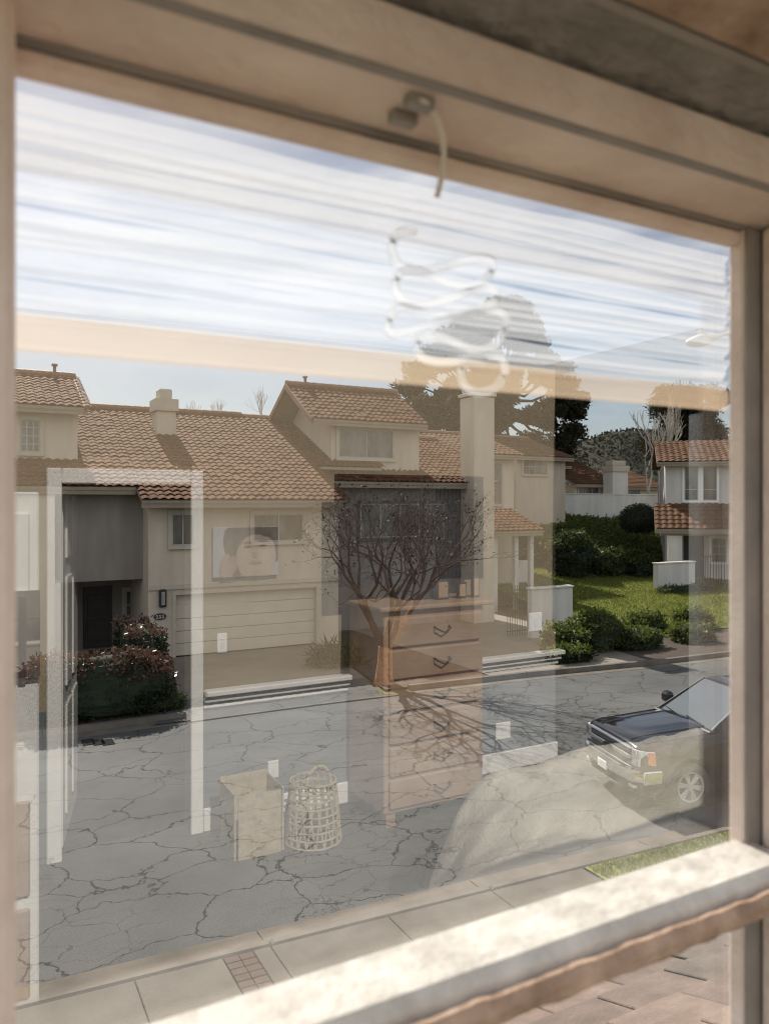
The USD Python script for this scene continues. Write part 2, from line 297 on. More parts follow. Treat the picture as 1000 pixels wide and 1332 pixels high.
def slab(pts, th):       # planar polygon (3D) given thickness downward
    p = np.asarray(pts, float); n = len(p); v = np.vstack([p, p - [0, 0, th]]); f = []
    for i in range(1, n - 1): f += [(0, i, i + 1), (n, n + i + 1, n + i)]
    for i in range(n): k = (i + 1) % n; f += [(i, n + i, n + k), (i, n + k, k)]
    m = trimesh.Trimesh(v, f, process=False); m.fix_normals(); return m
def roof_plane(T, x0, x1, ye, ze, yr, zr, mt=None, clip=None, eave=True, pitch=.28, row=.34):
    """Roof slope facing -y from the eave (ye, ze) to the ridge (yr, zr), with tiles, deck and fascia."""
    O = np.array([x0, ye, ze]); sl = np.array([0, yr - ye, zr - ze]); Sl = np.linalg.norm(sl); s = sl / Sl
    up = np.array([0, 0, 1.]);
    T.part('roof_deck', slab([(x0, ye, ze - .02), (x1, ye, ze - .02), (x1, yr, zr - .02), (x0, yr, zr - .02)], .1), M['fascia'])
    T.part('roof_tiles', tile_rows(O, (1, 0, 0), s, x1 - x0, Sl, clip=clip, pitch=pitch, row=row), mt or M['tile'], smooth=False, kind='stuff')
    if eave:
        T.part('fascia', box(x0, x1, ye + .02, ye + .06, ze - .26, ze - .015), M['fascia'])
def ridge(T, p0, p1, mt=None, r=.13):
    p0, p1 = np.asarray(p0, float), np.asarray(p1, float); L = np.linalg.norm(p1 - p0); n = max(1, int(L / .42)); ms = []
    for i in range(n):
        a = p0 + (p1 - p0) * i / n; b = p0 + (p1 - p0) * (i + 1.12) / n; ms.append(tube([a, b], [r * 1.08, r * .95], 8))
    T.part('ridge_tiles', cat(ms), mt or M['ridge'], smooth=40, kind='stuff')
def window(T, x0, x1, y, z0, z1, mull=1, hor=0, trim=.12, depth=.06, name='window', grid=False, split=None, tm='trim'):
    """Window in a wall facing -y at y: stucco surround, frame, mullions, recessed pane."""
    t = trim
    w = T.part(name, cat([box(x0 - t, x1 + t, y - .07, y - .001, z1 + .001, z1 + t), box(x0 - t, x1 + t, y - .09, y - .001, z0 - t, z0 - .001), box(x0 - t, x0 - .001, y - .07, y - .001, z0, z1), box(x1 + .001, x1 + t, y - .07, y - .001, z0, z1)]), M[tm])
    f = .05; fr = [box(x0, x1, y - .045, y - .004, z1 - f, z1), box(x0, x1, y - .045, y - .004, z0, z0 + f), box(x0, x0 + f, y - .045, y - .004, z0 + f, z1 - f), box(x1 - f, x1, y - .045, y - .004, z0 + f, z1 - f)]
    for i in range(1, mull + 1):
        xm = x0 + (x1 - x0) * i / (mull + 1); fr.append(box(xm - .025, xm + .025, y - .042, y - .006, z0 + f, z1 - f))
    for i in range(1, hor + 1):
        zm = z0 + (z1 - z0) * (i / (hor + 1) if split is None else split); fr.append(box(x0 + f, x1 - f, y - .04, y - .008, zm - .02, zm + .02))
    T.part('frame', cat(fr), M['wframe'], under=w)
    T.part('pane', box(x0 + f * .5, x1 - f * .5, y - .02, y - .012, z0 + f * .5, z1 - f * .5), M['glass_dark'], under=w)
def chimney(T, x0, x1, y0, y1, z0, z1, mt='stucco', cap='trim'):
    c = T.part('chimney', box(x0, x1, y0, y1, z0, z1 - .5, .015), M[mt])
    T.part('chimney_cap', cat([box(x0 - .09, x1 + .09, y0 - .09, y1 + .09, z1 - .5, z1, .02), box(x0 + .12, x1 - .12, y0 + .12, y1 - .12, z1 + .001, z1 + .42, .05)]), M[cap], under=c)
def vent(T, x, y, z, h=.45):
    T.part('roof_vent', cat([tube([(x, y, z), (x, y, z + h)], .06, 10), lathe([(0, h), (.11, h), (.11, h + .08), (0, h + .1)], 12, (x, y, z))]), M['ridge'], smooth=40)

# ---- garage house in the middle
WY = 26.2; ZE = H + .12; PIT = .45; EY = 25.6; RY = 34.2; ZR = ZE + PIT * (RY - EY)
h1 = Thing('terraced_house', 'beige stucco house with double garage and long clay tile roof', 'house', (8, WY, 0))
xr = P(440, 650, WY)[0]; xl = P(193, 650, WY)[0]; xe = P(96, 650, WY)[0]
gx0, gx1 = P(228, 773, WY)[0], P(412, 766, WY)[0]; gz1 = P(320, 769, WY)[2]; gz0 = .1
band = P(300, 760, WY)[2]
# front wall built round the garage opening
h1.part('wall', cat([box(xl, gx0, WY, WY + 8, 0, ZE - .1), box(gx1, xr, WY, WY + 8, 0, ZE - .1), box(gx0, gx1, WY, WY + .3, gz1, ZE - .1), box(gx0, gx1, WY + .3, WY + 8, gz1 + .2, ZE - .1)]), M['stucco'])
h1.part('wall', box(xe - .3, xl, WY + .9, WY + 8, P(145, 755, WY + .9)[2], ZE + .62), M['stucco_grey'], label='recessed upper wall above the dark entry')
h1.part('wall_band', box(xl - .02, xr, WY - .05, WY - .002, band - .07, band + .07), M['trim'])
n = 5; dz = (gz1 - gz0) / n
for i in range(n):
    pn = h1.part('garage_panel', box(gx0 + .02, gx1 - .02, WY + .16, WY + .21, gz0 + i * dz + .006, gz0 + (i + 1) * dz - .006, .012), M['garage'])
h1.part('garage_frame', cat([box(gx0 - .1, gx0 + .015, WY - .03, WY + .22, gz0, gz1), box(gx1 - .015, gx1 + .1, WY - .03, WY + .22, gz0, gz1), box(gx0 - .1, gx1 + .1, WY - .03, WY + .22, gz1 + .001, gz1 + .13)]), M['trim'])
def wpx(T, a, b, Y, **k):
    p, q = P(a[0], a[1], Y), P(b[0], b[1], Y); window(T, p[0], q[0], Y, min(p[2], q[2]), max(p[2], q[2]), **k)
wpx(h1, (223, 710), (252, 668), WY, mull=1)
wpx(h1, (329, 705), (394, 668), WY, mull=1)
# entry recess: dark doorway, side window
ez = P(145, 755, WY + .9)[2]
h1.part('porch_wall', box(xe - .3, xl + .2, WY + 3.2, WY + 3.4, 0, ez), M['stucco_grey'])
h1.part('porch_wall', box(xe - .5, xe - .3, WY + .9, WY + 3.4, 0, ez), M['stucco'])
dx0, dx1 = P(108, 760, WY + 3.2)[0], P(145, 760, WY + 3.2)[0]
d = h1.part('door', box(dx0, dx1, WY + 3.12, WY + 3.19, .1, 2.3, .01), M['dark_door'])
for zz in (.35, 1.25): h1.part('door_panel', box(dx0 + .15, dx1 - .15, WY + 3.09, WY + 3.118, zz, zz + .75, .02), M['dark_door'], under=d)
window(h1, P(163, 770, WY + 3.2)[0], P(180, 770, WY + 3.2)[0], WY + 3.2, 1.0, 2.1, mull=1, hor=1)
# roofs
xsplit = P(184, 650, EY)[0]
roof_plane(h1, xe - 1.8, xsplit, EY + .9, ZE + .1 + PIT * .75, RY, ZR)
roof_plane(h1, xsplit + .01, xr + .05, EY, ZE, RY, ZR + .012)
roof_plane(h1, xr + .06, xr + 3.2, EY + 3.1, ZE + PIT * 3.1, RY, ZR, eave=False)
h1.part('roof_back', slab([(xe - 1.8, RY, ZR), (xr + 3.2, RY, ZR), (xr + 3.2, RY + 8, ZR - 3.4), (xe - 1.8, RY + 8, ZR - 3.4)], .1), M['ridge'])
zs = .35; xs = P(312, 545, RY)[0]
ridge(h1, (xe - 1.8, RY, ZR + .1), (xs, RY, ZR + .1)); ridge(h1, (xs + .1, RY, ZR + .02), (xr + 2.2, RY, ZR + .02))
cY = 31.4; cz = ZE + PIT * (cY - EY)
chimney(h1, P(204, 540, cY)[0], P(229, 540, cY)[0], cY, cY + .9, cz - .3, P(216, 533, cY)[2] + .45, mt='stucco')
# wall lantern and number plaque
lx, lz = P(211, 778, WY)[0], P(211, 778, WY)[2]
lt = Thing('wall_lantern', 'black wall lantern left of the garage door', 'lantern', (lx, WY, lz))
lt.part('lantern_body', box(lx - .12, lx + .12, WY - .16, WY - .002, lz - .3, lz + .3, .04), M['iron'])
lt.part('lantern_glass', box(lx - .06, lx + .06, WY - .166, WY - .161, lz - .22, lz + .22), mat('lantern_glass', (.25, .23, .2), .3))
qx, qz = P(208, 802, WY)[0], P(208, 802, WY)[2]
pq = Thing('house_number', 'oval dark house number plaque under the wall lantern', 'number plaque', (qx, WY, qz))
el = trimesh.creation.cylinder(1, .03, sections=32); el.apply_transform(np.array([[.21, 0, 0, qx], [0, 0, 1, WY - .02], [0, .11, 0, qz], [0, 0, 0, 1.]])); el.fix_normals(); pq.part('plate', el, M['dark_door'])
tm = text_mesh('111', .11, .006, True); tm.apply_translation((-tm.bounds[:, 0].mean(), -.055, 0)); tm.apply_transform(np.array([[1, 0, 0, qx], [0, 0, -1, WY - .037], [0, 1, 0, qz], [0, 0, 0, 1.]])); pq.part('digits', tm, M['stucco_white'])

# ---- right house: upper storey over a dark lower front
FY = 28.7; U = 29.3
h2 = Thing('terraced_house', 'stucco house with gabled upper storey and shaded grey siding', 'house', (17, FY, 0))
ux0, ux1 = P(431, 600, U)[0], P(545, 600, U)[0]; ez2 = P(470, 549, U - .4)[2]
vx0, vx1 = P(405, 545, U - .4)[0], P(556, 548, U - .4)[0]
e2y = 28.15; e2z = P(530, 627, e2y)[2]; fx1 = P(630, 640, FY)[0]
ry2, rz2 = 33.4, e2z + .45 * (33.4 - e2y)
uy1 = 34.2; ury = (U - .4 + uy1 + .4) / 2; urz = P(440, 506, ury)[2]
h2.part('wall', cat([box(ux0, ux1, U, uy1, e2z, ez2)]), M['stucco'])
gp = np.array([(U, ez2), (uy1, ez2), (ury, urz - .15)]); 
gm = prism([(a, b) for a, b in gp], 0, .3); v = gm.vertices.copy(); gm.vertices = np.c_[ux0 + v[:, 1], v[:, 0], v[:, 2]]; gm.fix_normals(); h2.part('gable', gm, M['stucco'])
roof_plane(h2, vx0, vx1, U - .45, ez2 + .05, ury, urz)
h2.part('roof_back', slab([(vx0, ury, urz), (vx1, ury, urz), (vx1, uy1 + .45, ez2 + .05), (vx0, uy1 + .45, ez2 + .05)], .16), M['fascia'])
h2.part('verge_board', cat([slab([(vx0 - .05, U - .45, ez2 + .07), (vx0 + .06, U - .45, ez2 + .07), (vx0 + .06, ury, urz + .05), (vx0 - .05, ury, urz + .05)], .24), slab([(vx0 - .05, ury, urz + .05), (vx0 + .06, ury, urz + .05), (vx0 + .06, uy1 + .45, ez2 + .07), (vx0 - .05, uy1 + .45, ez2 + .07)], .24)]), M['ridge'])
ridge(h2, (vx0, ury, urz + .08), (vx1, ury, urz + .08)); vent(h2, P(398, 505, ury)[0], ury + .1, urz - .1, .5)
wpx(h2, (440, 595), (511, 560), U, mull=1)
# lower front
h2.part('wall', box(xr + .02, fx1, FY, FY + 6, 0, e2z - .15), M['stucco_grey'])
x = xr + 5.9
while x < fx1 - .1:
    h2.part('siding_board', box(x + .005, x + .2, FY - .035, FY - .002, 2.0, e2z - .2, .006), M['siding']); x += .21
roof_plane(h2, xr + .06, fx1 + .35, e2y, e2z, ry2, rz2)
h2.part('roof_back', slab([(ux1, ry2, rz2), (fx1 + .35, ry2, rz2), (fx1 + .35, ry2 + 6, rz2 - 2.6), (ux1, ry2 + 6, rz2 - 2.6)], .1), M['ridge'])
ridge(h2, (ux1 + .05, ry2, rz2 + .05), (fx1 + .3, ry2, rz2 + .05))
wpx(h2, (468, 700), (545, 655), FY, mull=2, tm='siding'); wpx(h2, (553, 702), (577, 655), FY, mull=0, tm='siding')
cY = 28.0; c2 = P(602, 620, cY)[0]; c3 = P(637, 620, cY)[0]
h2.part('tall_chimney', box(c2 + .35, c3, cY - .35, cY + .75, 0, P(620, 517, cY)[2], .02), M['stucco'])
h2.part('chimney_band', box(c2 + .28, c3 + .07, cY - .42, cY + .82, P(620, 516, cY)[2], P(620, 512, cY)[2], .01), M['trim'])

# ---- left house with tall gabled upper floor
h0 = Thing('terraced_house', 'house cut by the left window frame, small gridded window upstairs', 'house', (1, 27, 0))
U0 = 28.6; l1 = P(101, 560, U0)[0]; e0z = P(60, 529, U0 - .4)[2]; r0y = 31.6; r0z = P(60, 489, r0y)[2]; lv = P(112, 530, U0 - .4)[0]
h0.part('wall', box(-6, l1, U0, 34.4, 4.8, e0z), M['stucco'])
roof_plane(h0, -6, lv, U0 - .45, e0z + .05, r0y, r0z)
h0.part('roof_back', slab([(-6, r0y, r0z), (lv, r0y, r0z), (lv, 34.8, e0z), (-6, 34.8, e0z)], .16), M['fascia'])
h0.part('verge_board', slab([(lv - .06, U0 - .45, e0z + .09), (lv + .05, U0 - .45, e0z + .09), (lv + .05, r0y, r0z + .06), (lv - .06, r0y, r0z + .06)], .26), M['ridge'])
ridge(h0, (-6, r0y, r0z + .08), (lv, r0y, r0z + .08)); vent(h0, P(71, 490, r0y)[0], r0y, r0z, .4)
wpx(h0, (26, 588), (52, 546), U0, mull=2, hor=3)
h0.part('wall', box(-6, xe - .52, WY + .4, 34, 0, ZE + .2), M['stucco'], label='lower front wall beside the entry')
roof_plane(h0, -6, xe - 1.82, EY + .9, ZE + .1 + PIT * .75, RY, ZR - .05)

# ---- houses further back
def back_house(label, x0, x1, y, z0, ze, yr, zr, mt='stucco', over=.4, tile='tile_far', dep=None):
    T = Thing('background_house', label, 'house', ((x0 + x1) / 2, y, z0))
    T.part('wall', box(x0, x1, y, (dep or (2 * yr - y)), z0, ze - .05), M[mt])
    roof_plane(T, x0 - over, x1 + over, y - .45, ze, yr, zr, M[tile], pitch=.36, row=.45)
    T.part('roof_back', slab([(x0 - over, yr, zr), (x1 + over, yr, zr), (x1 + over, 2 * yr - y + .45, ze), (x0 - over, 2 * yr - y + .45, ze)], .1), M['ridge'])
    ridge(T, (x0 - over, yr, zr + .06), (x1 + over, yr, zr + .06)); return T
y = 36.; m1 = back_house('beige house right of the tall chimney, long upstairs window', P(600, 600, y)[0], P(668, 600, y)[0], y, 0, P(650, 592, y)[2], 40., P(650, 568, 40.)[2])
wpx(m1, (640, 656), (652, 602), y, mull=0)
y = 40.5; m2 = back_house('beige house behind the long garden wall, wide barred window', P(672, 600, y)[0], P(735, 600, y)[0], y, 1, P(690, 594, y)[2], 45., P(690, 571, 45.)[2])
wpx(m2, (680, 617), (711, 597), y, mull=3, hor=1)
y = 48.; m3 = back_house('far house with sloping orange tile roof right of the big pine', P(748, 620, y)[0], P(798, 620, y)[0], y, 2, P(770, 630, y)[2], 54., P(770, 597, 54.)[2])
wpx(m3, (752, 642), (778, 630), y, mull=2)
y = 47.; chimney(m3, P(791, 600, y)[0], P(811, 600, y)[0], y - .5, y + .6, 2, P(800, 606, y)[2], mt='stucco_white')
y = 56.; m4 = back_house('distant low house with orange tile roof left of the bare trees', P(812, 620, y)[0], P(858, 620, y)[0], y, 2, P(840, 634, y)[2], 61., P(840, 612, 61.)[2])
wpx(m4, (815, 645), (832, 637), y, mull=1)
y = 49.; m5 = back_house('white gabled house peeking between pine and orange roof', P(722, 620, y)[0], P(745, 620, y)[0], y + 1, 2, P(730, 605, y)[2], 53., P(730, 597, 53.)[2], mt='stucco_white')
# porch at the foot of the middle house
pY = 30.; pr = Thing('porch', 'small tiled entry porch with white posts right of the tall chimney', 'porch', (P(670, 740, pY)[0], pY, 0))
pz = P(670, 690, pY)[2]
roof_plane(pr, P(637, 690, pY)[0], P(700, 690, pY)[0], pY - .4, pz, pY + 2.2, pz + 1.0, pitch=.31)
for a in (645, 672, 692): 
    xx = P(a, 700, pY)[0]; pr.part('post', box(xx - .12, xx + .12, pY, pY + .24, 0, pz - .1, .02), M['stucco_white'])
pr.part('back_wall', box(P(637, 690, pY)[0], P(700, 690, pY)[0] + .4, pY + 2.2, pY + 2.4, 0, pz + 1), M['stucco'])
xx = P(672, 700, pY + 2.2)[0]; pr.part('door', box(xx, xx + .95, pY + 2.1, pY + 2.195, .1, 2.3, .01), M['stucco_white'])
# right hand house, turned to face the road bend
RA = math.radians(46); RO = P(864, 655, 32.); RO[2] = 0; ex = np.array([math.cos(RA), -math.sin(RA), 0]); ey = np.array([math.sin(RA), math.cos(RA), 0])
def PL(px, py, yl):
    d = P(px, py, 1.0) - np.array([0, 0, H]); o = np.array([0, 0, H]) - RO
    t = (yl - o @ ey) / (d @ ey); q = o + d * t; return np.array([q @ ex, yl, q[2]])
rh = Thing('detached_house', 'stucco house at right with twin tall windows and tiled skirt roof', 'house', RO + ex * 3)
rh.xf = np.eye(4); rh.xf[:3, 0] = ex; rh.xf[:3, 1] = ey; rh.xf[:3, 3] = RO
a1 = 8.; e4 = PL(890, 601, -.5)[2]; rz4 = PL(890, 574, 4.)[2]
rh.part('wall', box(.05, a1, 0, 8, 0, e4), M['stucco_white'])
roof_plane(rh, -.45, a1, -.5, e4 + .03, 4., rz4, M['tile_far'], pitch=.36, row=.45)
rh.part('roof_back', slab([(-.45, 4, rz4), (a1, 4, rz4), (a1, 8.4, e4), (-.45, 8.4, e4)], .1), M['ridge'])
rh.part('gable', prism([(0, 0), (8, 0), (4, rz4 - e4 - .15)], 0, .25), M['stucco_white']) if False else None
for p_, q_ in (((890, 651), (908, 607)), ((914, 651), (932, 607))):
    p, q = PL(*p_, 0), PL(*q_, 0); window(rh, p[0], q[0], 0, p[2], q[2], mull=0, hor=1, split=.33, tm='white')
roof_plane(rh, -.6, a1, -2.2, PL(890, 688, -2.2)[2], -.02, PL(890, 656, 0)[2], M['tile_far'], pitch=.36, row=.45)
pz4 = PL(890, 691, -2)[2]
rh.part('porch_pier', box(.1, .85, -2, -1.4, 0, pz4 - .25), M['stucco_white'])
rh.part('porch_beam', box(-.3, a1, -2.05, -1.6, pz4 - .24, pz4 - .06), M['fascia'])
dd = PL(889, 740, 0)[0]; rh.part('door', box(dd, dd + 1.1, -.06, -.003, 1.0, 3.5, .01), M['dark_door'])
window(rh, dd + 1.5, dd + 2.3, 0, 1.9, 3.3, mull=1, hor=2, tm='white')
# low white walls, garden wall
def wall(label, x0, x1, y, t, z0, z1, mt='stucco_white', capw=.04):
    T = Thing('garden_wall', label, 'wall', ((x0 + x1) / 2, y, z0)); T.part('wall_body', box(x0, x1, y, y + t, z0, z1 - .08, .01), M[mt]); T.part('coping', box(x0 - capw, x1 + capw, y - capw, y + t + capw, z1 - .079, z1, .015), M[mt]); return T
y = 44.5; wall('long pale stucco garden wall above the ivy bank', P(640, 650, y)[0], P(862, 650, y)[0], y, .25, .5, P(750, 642, y)[2])
y = 23.5; wall('short white wall pier beside the front shrubs', P(692, 780, y)[0], P(745, 780, y)[0], y, .3, 0, P(720, 763, y)[2])
y = 28.5; wall('low white porch wall in front of the right house', P(856, 740, y)[0], P(904, 740, y)[0], y, .35, 0, P(880, 731, y)[2])
gt = Thing('iron_gate', 'black iron gate beside the low porch wall at right', 'gate', (P(920, 750, 28.6)[0], 28.6, 0))
for i in range(11):
    xx = P(906 + i * 3.6, 750, 28.6)[0]; gt.part('bar', tube([(xx, 28.6, .5), (xx, 28.6, 2.5)], .018, 5), M['iron'])
for zz in (.85, 2.35): gt.part('rail', box(P(905, 750, 28.6)[0], P(944, 750, 28.6)[0], 28.58, 28.62, zz, zz + .04), M['iron'])
gt2 = Thing('iron_gate', 'thin iron gate between the tall chimney and the white wall pier', 'gate', (P(675, 800, 24.)[0], 24., 0))
for i in range(10):
    xx = P(660 + i * 3.2, 800, 24.)[0]; gt2.part('bar', tube([(xx, 24., .1), (xx, 24., 2.1)], .014, 5), M['iron'])
for zz in (.3, 1.9): gt2.part('rail', box(P(659, 800, 24.)[0], P(690, 800, 24.)[0], 23.98, 24.02, zz, zz + .035), M['iron'])

# ------------------------------------------------------------------ planting
def branchy(base, h, seed, levels=5, r=.12, spread=.55, n0=4, up=.35, fork=.22, wob=.08, thin=.66):
    rng = np.random.default_rng(seed); tubes, tips = [], []
    def grow(p, d, L, r, lev):
        pts = [p]; q = p.copy(); dd = d.copy(); k = 4
        for i in range(k):
            dd = dd + rng.normal(0, wob, 3) + np.array([0, 0, up * .12]); dd /= np.linalg.norm(dd); q = q + dd * L / k; pts.append(q.copy())
        tubes.append(tube(pts, np.linspace(r, r * .68, k + 1), 6 if lev > 2 else (5 if lev > 1 else 3), cap=False))
        if lev <= 1: tips.append(np.array(pts))
        if lev == 0: return
        for j in range(rng.integers(2, 4)):
            e = dd + rng.normal(0, spread, 3) + np.array([0, 0, up]); e /= np.linalg.norm(e)
            grow(pts[-1 - (j > 1)], e, L * rng.uniform(.62, .85), r * thin, lev - 1)
    base = np.asarray(base, float)
    for j in range(n0):
        an = 2 * np.pi * (j + rng.uniform(-.2, .2)) / n0; tilt = fork * rng.uniform(.7, 1.5)
        d = np.array([math.cos(an) * tilt, math.sin(an) * tilt, 1.]); d /= np.linalg.norm(d); grow(base, d, h, r, levels)
    return tubes, tips
# crape myrtle at the kerb
tb = G(495, 884, .1); tb[1] -= .2
fork = tb + [0.05, 0, .95]
tree = Thing('small_tree', 'multi stemmed small tree with sparse brown leaves at the far kerb', 'tree', tb)
stems = []
tb_tubes, tips = branchy(fork, 1.55, 11, levels=7, r=.11, spread=.52, n0=6, up=.15, fork=.6, wob=.08, thin=.57)
tree.part('trunk', cat([tube([tb - [0, 0, .15], tb + [0.0, 0, .1], tb + [.03, 0, .5], fork + [0, 0, .05]], [.36, .26, .22, .2], 12)] + tb_tubes[:1]), M['bark'], smooth=60)
tree.part('branches', cat(tb_tubes[1:]), M['bark_mid'], smooth=60)
rng = np.random.default_rng(4); tp = np.vstack([t for t in tips]); pick = tp[rng.integers(0, len(tp), 1500)] + rng.normal(0, .09, (1500, 3))
tree.part('foliage', quads(pick, .085, rng, .55), M['leaf_brown'], kind='stuff')
# shrubs
def shrub(name, label, c, r, n, size, mt, seed, group=None, amp=.25, mt2=None, split=.0, category='shrub', asp=.5, boxy=1.0):
    rng = np.random.default_rng(seed); c = np.asarray(c, float); r = np.asarray(r, float)
    T = Thing(name, label, category, (c[0], c[1], c[2] - r[2]), group)
    d = rng.normal(size=(n, 3)); d /= np.linalg.norm(d, axis=1, keepdims=True); d = d[d[:, 2] > -.85]
    if boxy < 1: d = np.sign(d) * np.abs(d) ** boxy; 
    k = (1 + amp * (fbm(d * 2.2 + seed, 3, seed) - .5) * 2) * rng.uniform(.86, 1.03, len(d))
    pts = c + d * r * k[:, None]; pts = pts[pts[:, 2] > c[2] - r[2] * .98]
    m = ico((0, 0, 0), 1, 3); v = m.vertices.copy()
    if boxy < 1: v = np.sign(v) * np.abs(v) ** boxy
    m.vertices = c + v * r * (.86 * (1 + amp * (fbm(v * 2.2 + seed, 3, seed) - .5) * 2))[:, None]
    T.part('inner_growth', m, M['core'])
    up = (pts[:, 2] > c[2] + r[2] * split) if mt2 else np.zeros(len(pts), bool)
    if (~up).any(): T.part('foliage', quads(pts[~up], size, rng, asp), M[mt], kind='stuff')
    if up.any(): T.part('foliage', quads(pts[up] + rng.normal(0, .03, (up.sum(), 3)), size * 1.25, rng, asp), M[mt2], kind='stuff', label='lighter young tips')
    return T
Y = 20.6
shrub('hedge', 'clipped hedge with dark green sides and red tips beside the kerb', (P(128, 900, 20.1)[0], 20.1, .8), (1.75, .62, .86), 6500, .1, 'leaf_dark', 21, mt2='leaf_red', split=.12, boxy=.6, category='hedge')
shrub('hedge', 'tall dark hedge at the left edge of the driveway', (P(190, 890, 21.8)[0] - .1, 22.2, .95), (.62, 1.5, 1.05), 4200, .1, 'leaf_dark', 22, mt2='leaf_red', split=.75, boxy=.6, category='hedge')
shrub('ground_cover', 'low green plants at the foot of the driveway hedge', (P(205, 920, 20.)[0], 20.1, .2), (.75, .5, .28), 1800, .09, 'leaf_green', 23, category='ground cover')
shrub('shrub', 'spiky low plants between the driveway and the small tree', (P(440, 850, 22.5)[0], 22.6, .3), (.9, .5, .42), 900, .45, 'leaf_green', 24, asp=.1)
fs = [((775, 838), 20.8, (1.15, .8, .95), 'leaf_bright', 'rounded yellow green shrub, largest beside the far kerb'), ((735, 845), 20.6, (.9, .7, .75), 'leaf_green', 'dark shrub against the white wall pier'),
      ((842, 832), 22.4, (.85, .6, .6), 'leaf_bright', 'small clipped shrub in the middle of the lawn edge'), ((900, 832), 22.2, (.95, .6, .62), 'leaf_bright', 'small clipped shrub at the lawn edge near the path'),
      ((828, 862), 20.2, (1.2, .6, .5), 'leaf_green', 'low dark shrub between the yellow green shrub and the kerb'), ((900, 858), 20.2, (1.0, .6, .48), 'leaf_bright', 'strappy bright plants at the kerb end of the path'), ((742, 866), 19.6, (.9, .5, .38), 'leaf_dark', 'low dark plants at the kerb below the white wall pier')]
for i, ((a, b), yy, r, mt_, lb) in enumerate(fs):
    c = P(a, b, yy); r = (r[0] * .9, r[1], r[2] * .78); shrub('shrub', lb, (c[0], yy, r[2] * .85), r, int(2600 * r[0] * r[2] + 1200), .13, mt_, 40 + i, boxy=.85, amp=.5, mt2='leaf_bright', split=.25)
# ivy bank below the garden wall
bx0, bx1 = P(690, 700, 38)[0], P(868, 700, 38)[0]
gx, gy = np.meshgrid(np.linspace(bx0 - 1, bx1 + 3, 70), np.linspace(0, 1, 24)); 
def bank(x, t): return np.stack([x, 32.5 + 12 * t, .9 + (3.0 + .2 * np.sin(x * .7)) * np.clip(t * 1.8, 0, 1) ** .9 + 1.1 * (fbm(np.stack([x * .45, t * 3, x * 0], -1), 3, 5) - .5)], -1)
bm = bank(gx, gy).reshape(-1, 3); q = np.arange(70 * 24).reshape(24, 70)
bf = np.stack([q[:-1, :-1], q[:-1, 1:], q[1:, 1:], q[1:, :-1]], -1).reshape(-1, 4); bf = np.vstack([bf[:, :3], bf[:, [0, 2, 3]]])
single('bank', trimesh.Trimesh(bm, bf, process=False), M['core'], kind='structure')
rng = np.random.default_rng(8); n = 30000; xx = rng.uniform(bx0 - 1, bx1 + 3, n); t = rng.uniform(0, 1, n) ** 1.3
single('ivy', quads(bank(xx, t) + rng.normal(0, .13, (n, 3)) + [0, -.06, .1], .2, rng, .7), M['leaf_bright'], 'bright ivy covering the bank below the garden wall', 'ivy', kind='stuff')
for i, (a, b, yy, r, lb) in enumerate([(742, 722, 33.2, (1.5, 1.1, 1.3), 'dark bushy shrub at the left foot of the ivy bank'), (785, 733, 33.0, (1.3, 1.0, .9), 'dark shrub in the middle foot of the ivy bank'), (828, 738, 32.4, (.9, .9, .9), 'shaded upright shrub at the right end of the ivy bank')]):
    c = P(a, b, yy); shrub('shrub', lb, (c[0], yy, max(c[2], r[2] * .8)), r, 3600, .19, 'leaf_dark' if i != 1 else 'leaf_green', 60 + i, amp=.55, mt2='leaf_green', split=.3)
c = P(831, 676, 34.5); shrub('round_bush', 'dark round topiary bush in front of the garden wall', c, (1.25, 1.1, 1.0), 4200, .12, 'leaf_dark', 66, amp=.06, category='bush')
c = P(876, 745, 28.2); shrub('hedge', 'low olive hedge in front of the white porch wall', (c[0] + .4, 27.9, .45), (2.0, .5, .6), 2600, .12, 'leaf_green', 67, boxy=.6, category='hedge')
# big pine behind the roofs
def pine(label, cx, Y, clumps, rad, seed, n=330, base_z=1.0, limbs=True):
    rng = np.random.default_rng(seed); t0 = P(cx[0], cx[1], Y); T = Thing('pine_tree', label, 'tree', (t0[0], Y, base_z)); cs, tub = [], []
    top = P(cx[0], clumps[0][1], Y)
    axis = [np.array([t0[0], Y, base_z]), np.array([t0[0] + .3, Y, t0[2] * .5 + base_z * .5]), t0]
    T.part('trunk', tube(np.vstack([axis, [P(cx[0] + 5, cx[1] - 60, Y)]]), [.55, .45, .36, .2], 10), M['bark_dark'], smooth=60)
    for (a, b, rr) in clumps:
        for _ in range(int(5)):
            c = P(a + rng.normal(0, rr * .35), b + rng.normal(0, rr * .25), Y + rng.normal(0, rad * 1.3)); cs.append((c, rr / 1000 * Y / (C - S * (a - 500) / 1000)))
        if limbs and rng.random() < .7: tub.append(tube([t0 + [0, 0, rng.uniform(-2.5, 2.)], (t0 + cs[-1][0]) / 2 + [0, 0, -.4], cs[-1][0]], [.2, .12, .05], 5))
    T.part('limbs', cat(tub), M['bark_dark'])
    pts = []
    for c, rr in cs:
        d = rng.normal(size=(n, 3)); d /= np.linalg.norm(d, axis=1, keepdims=True); pts.append(c + d * np.array([1, 1, .62]) * rr * rng.uniform(.35, 1.02, (n, 1)) * (1 + .3 * (noise(d * 3 + c, seed) - .5))[:, None])
    T.part('crown', quads(np.vstack(pts), .4, rng, .4, up=(0, 0, .35)), M['needle'], kind='stuff')
rr = random.Random(3); cl = []
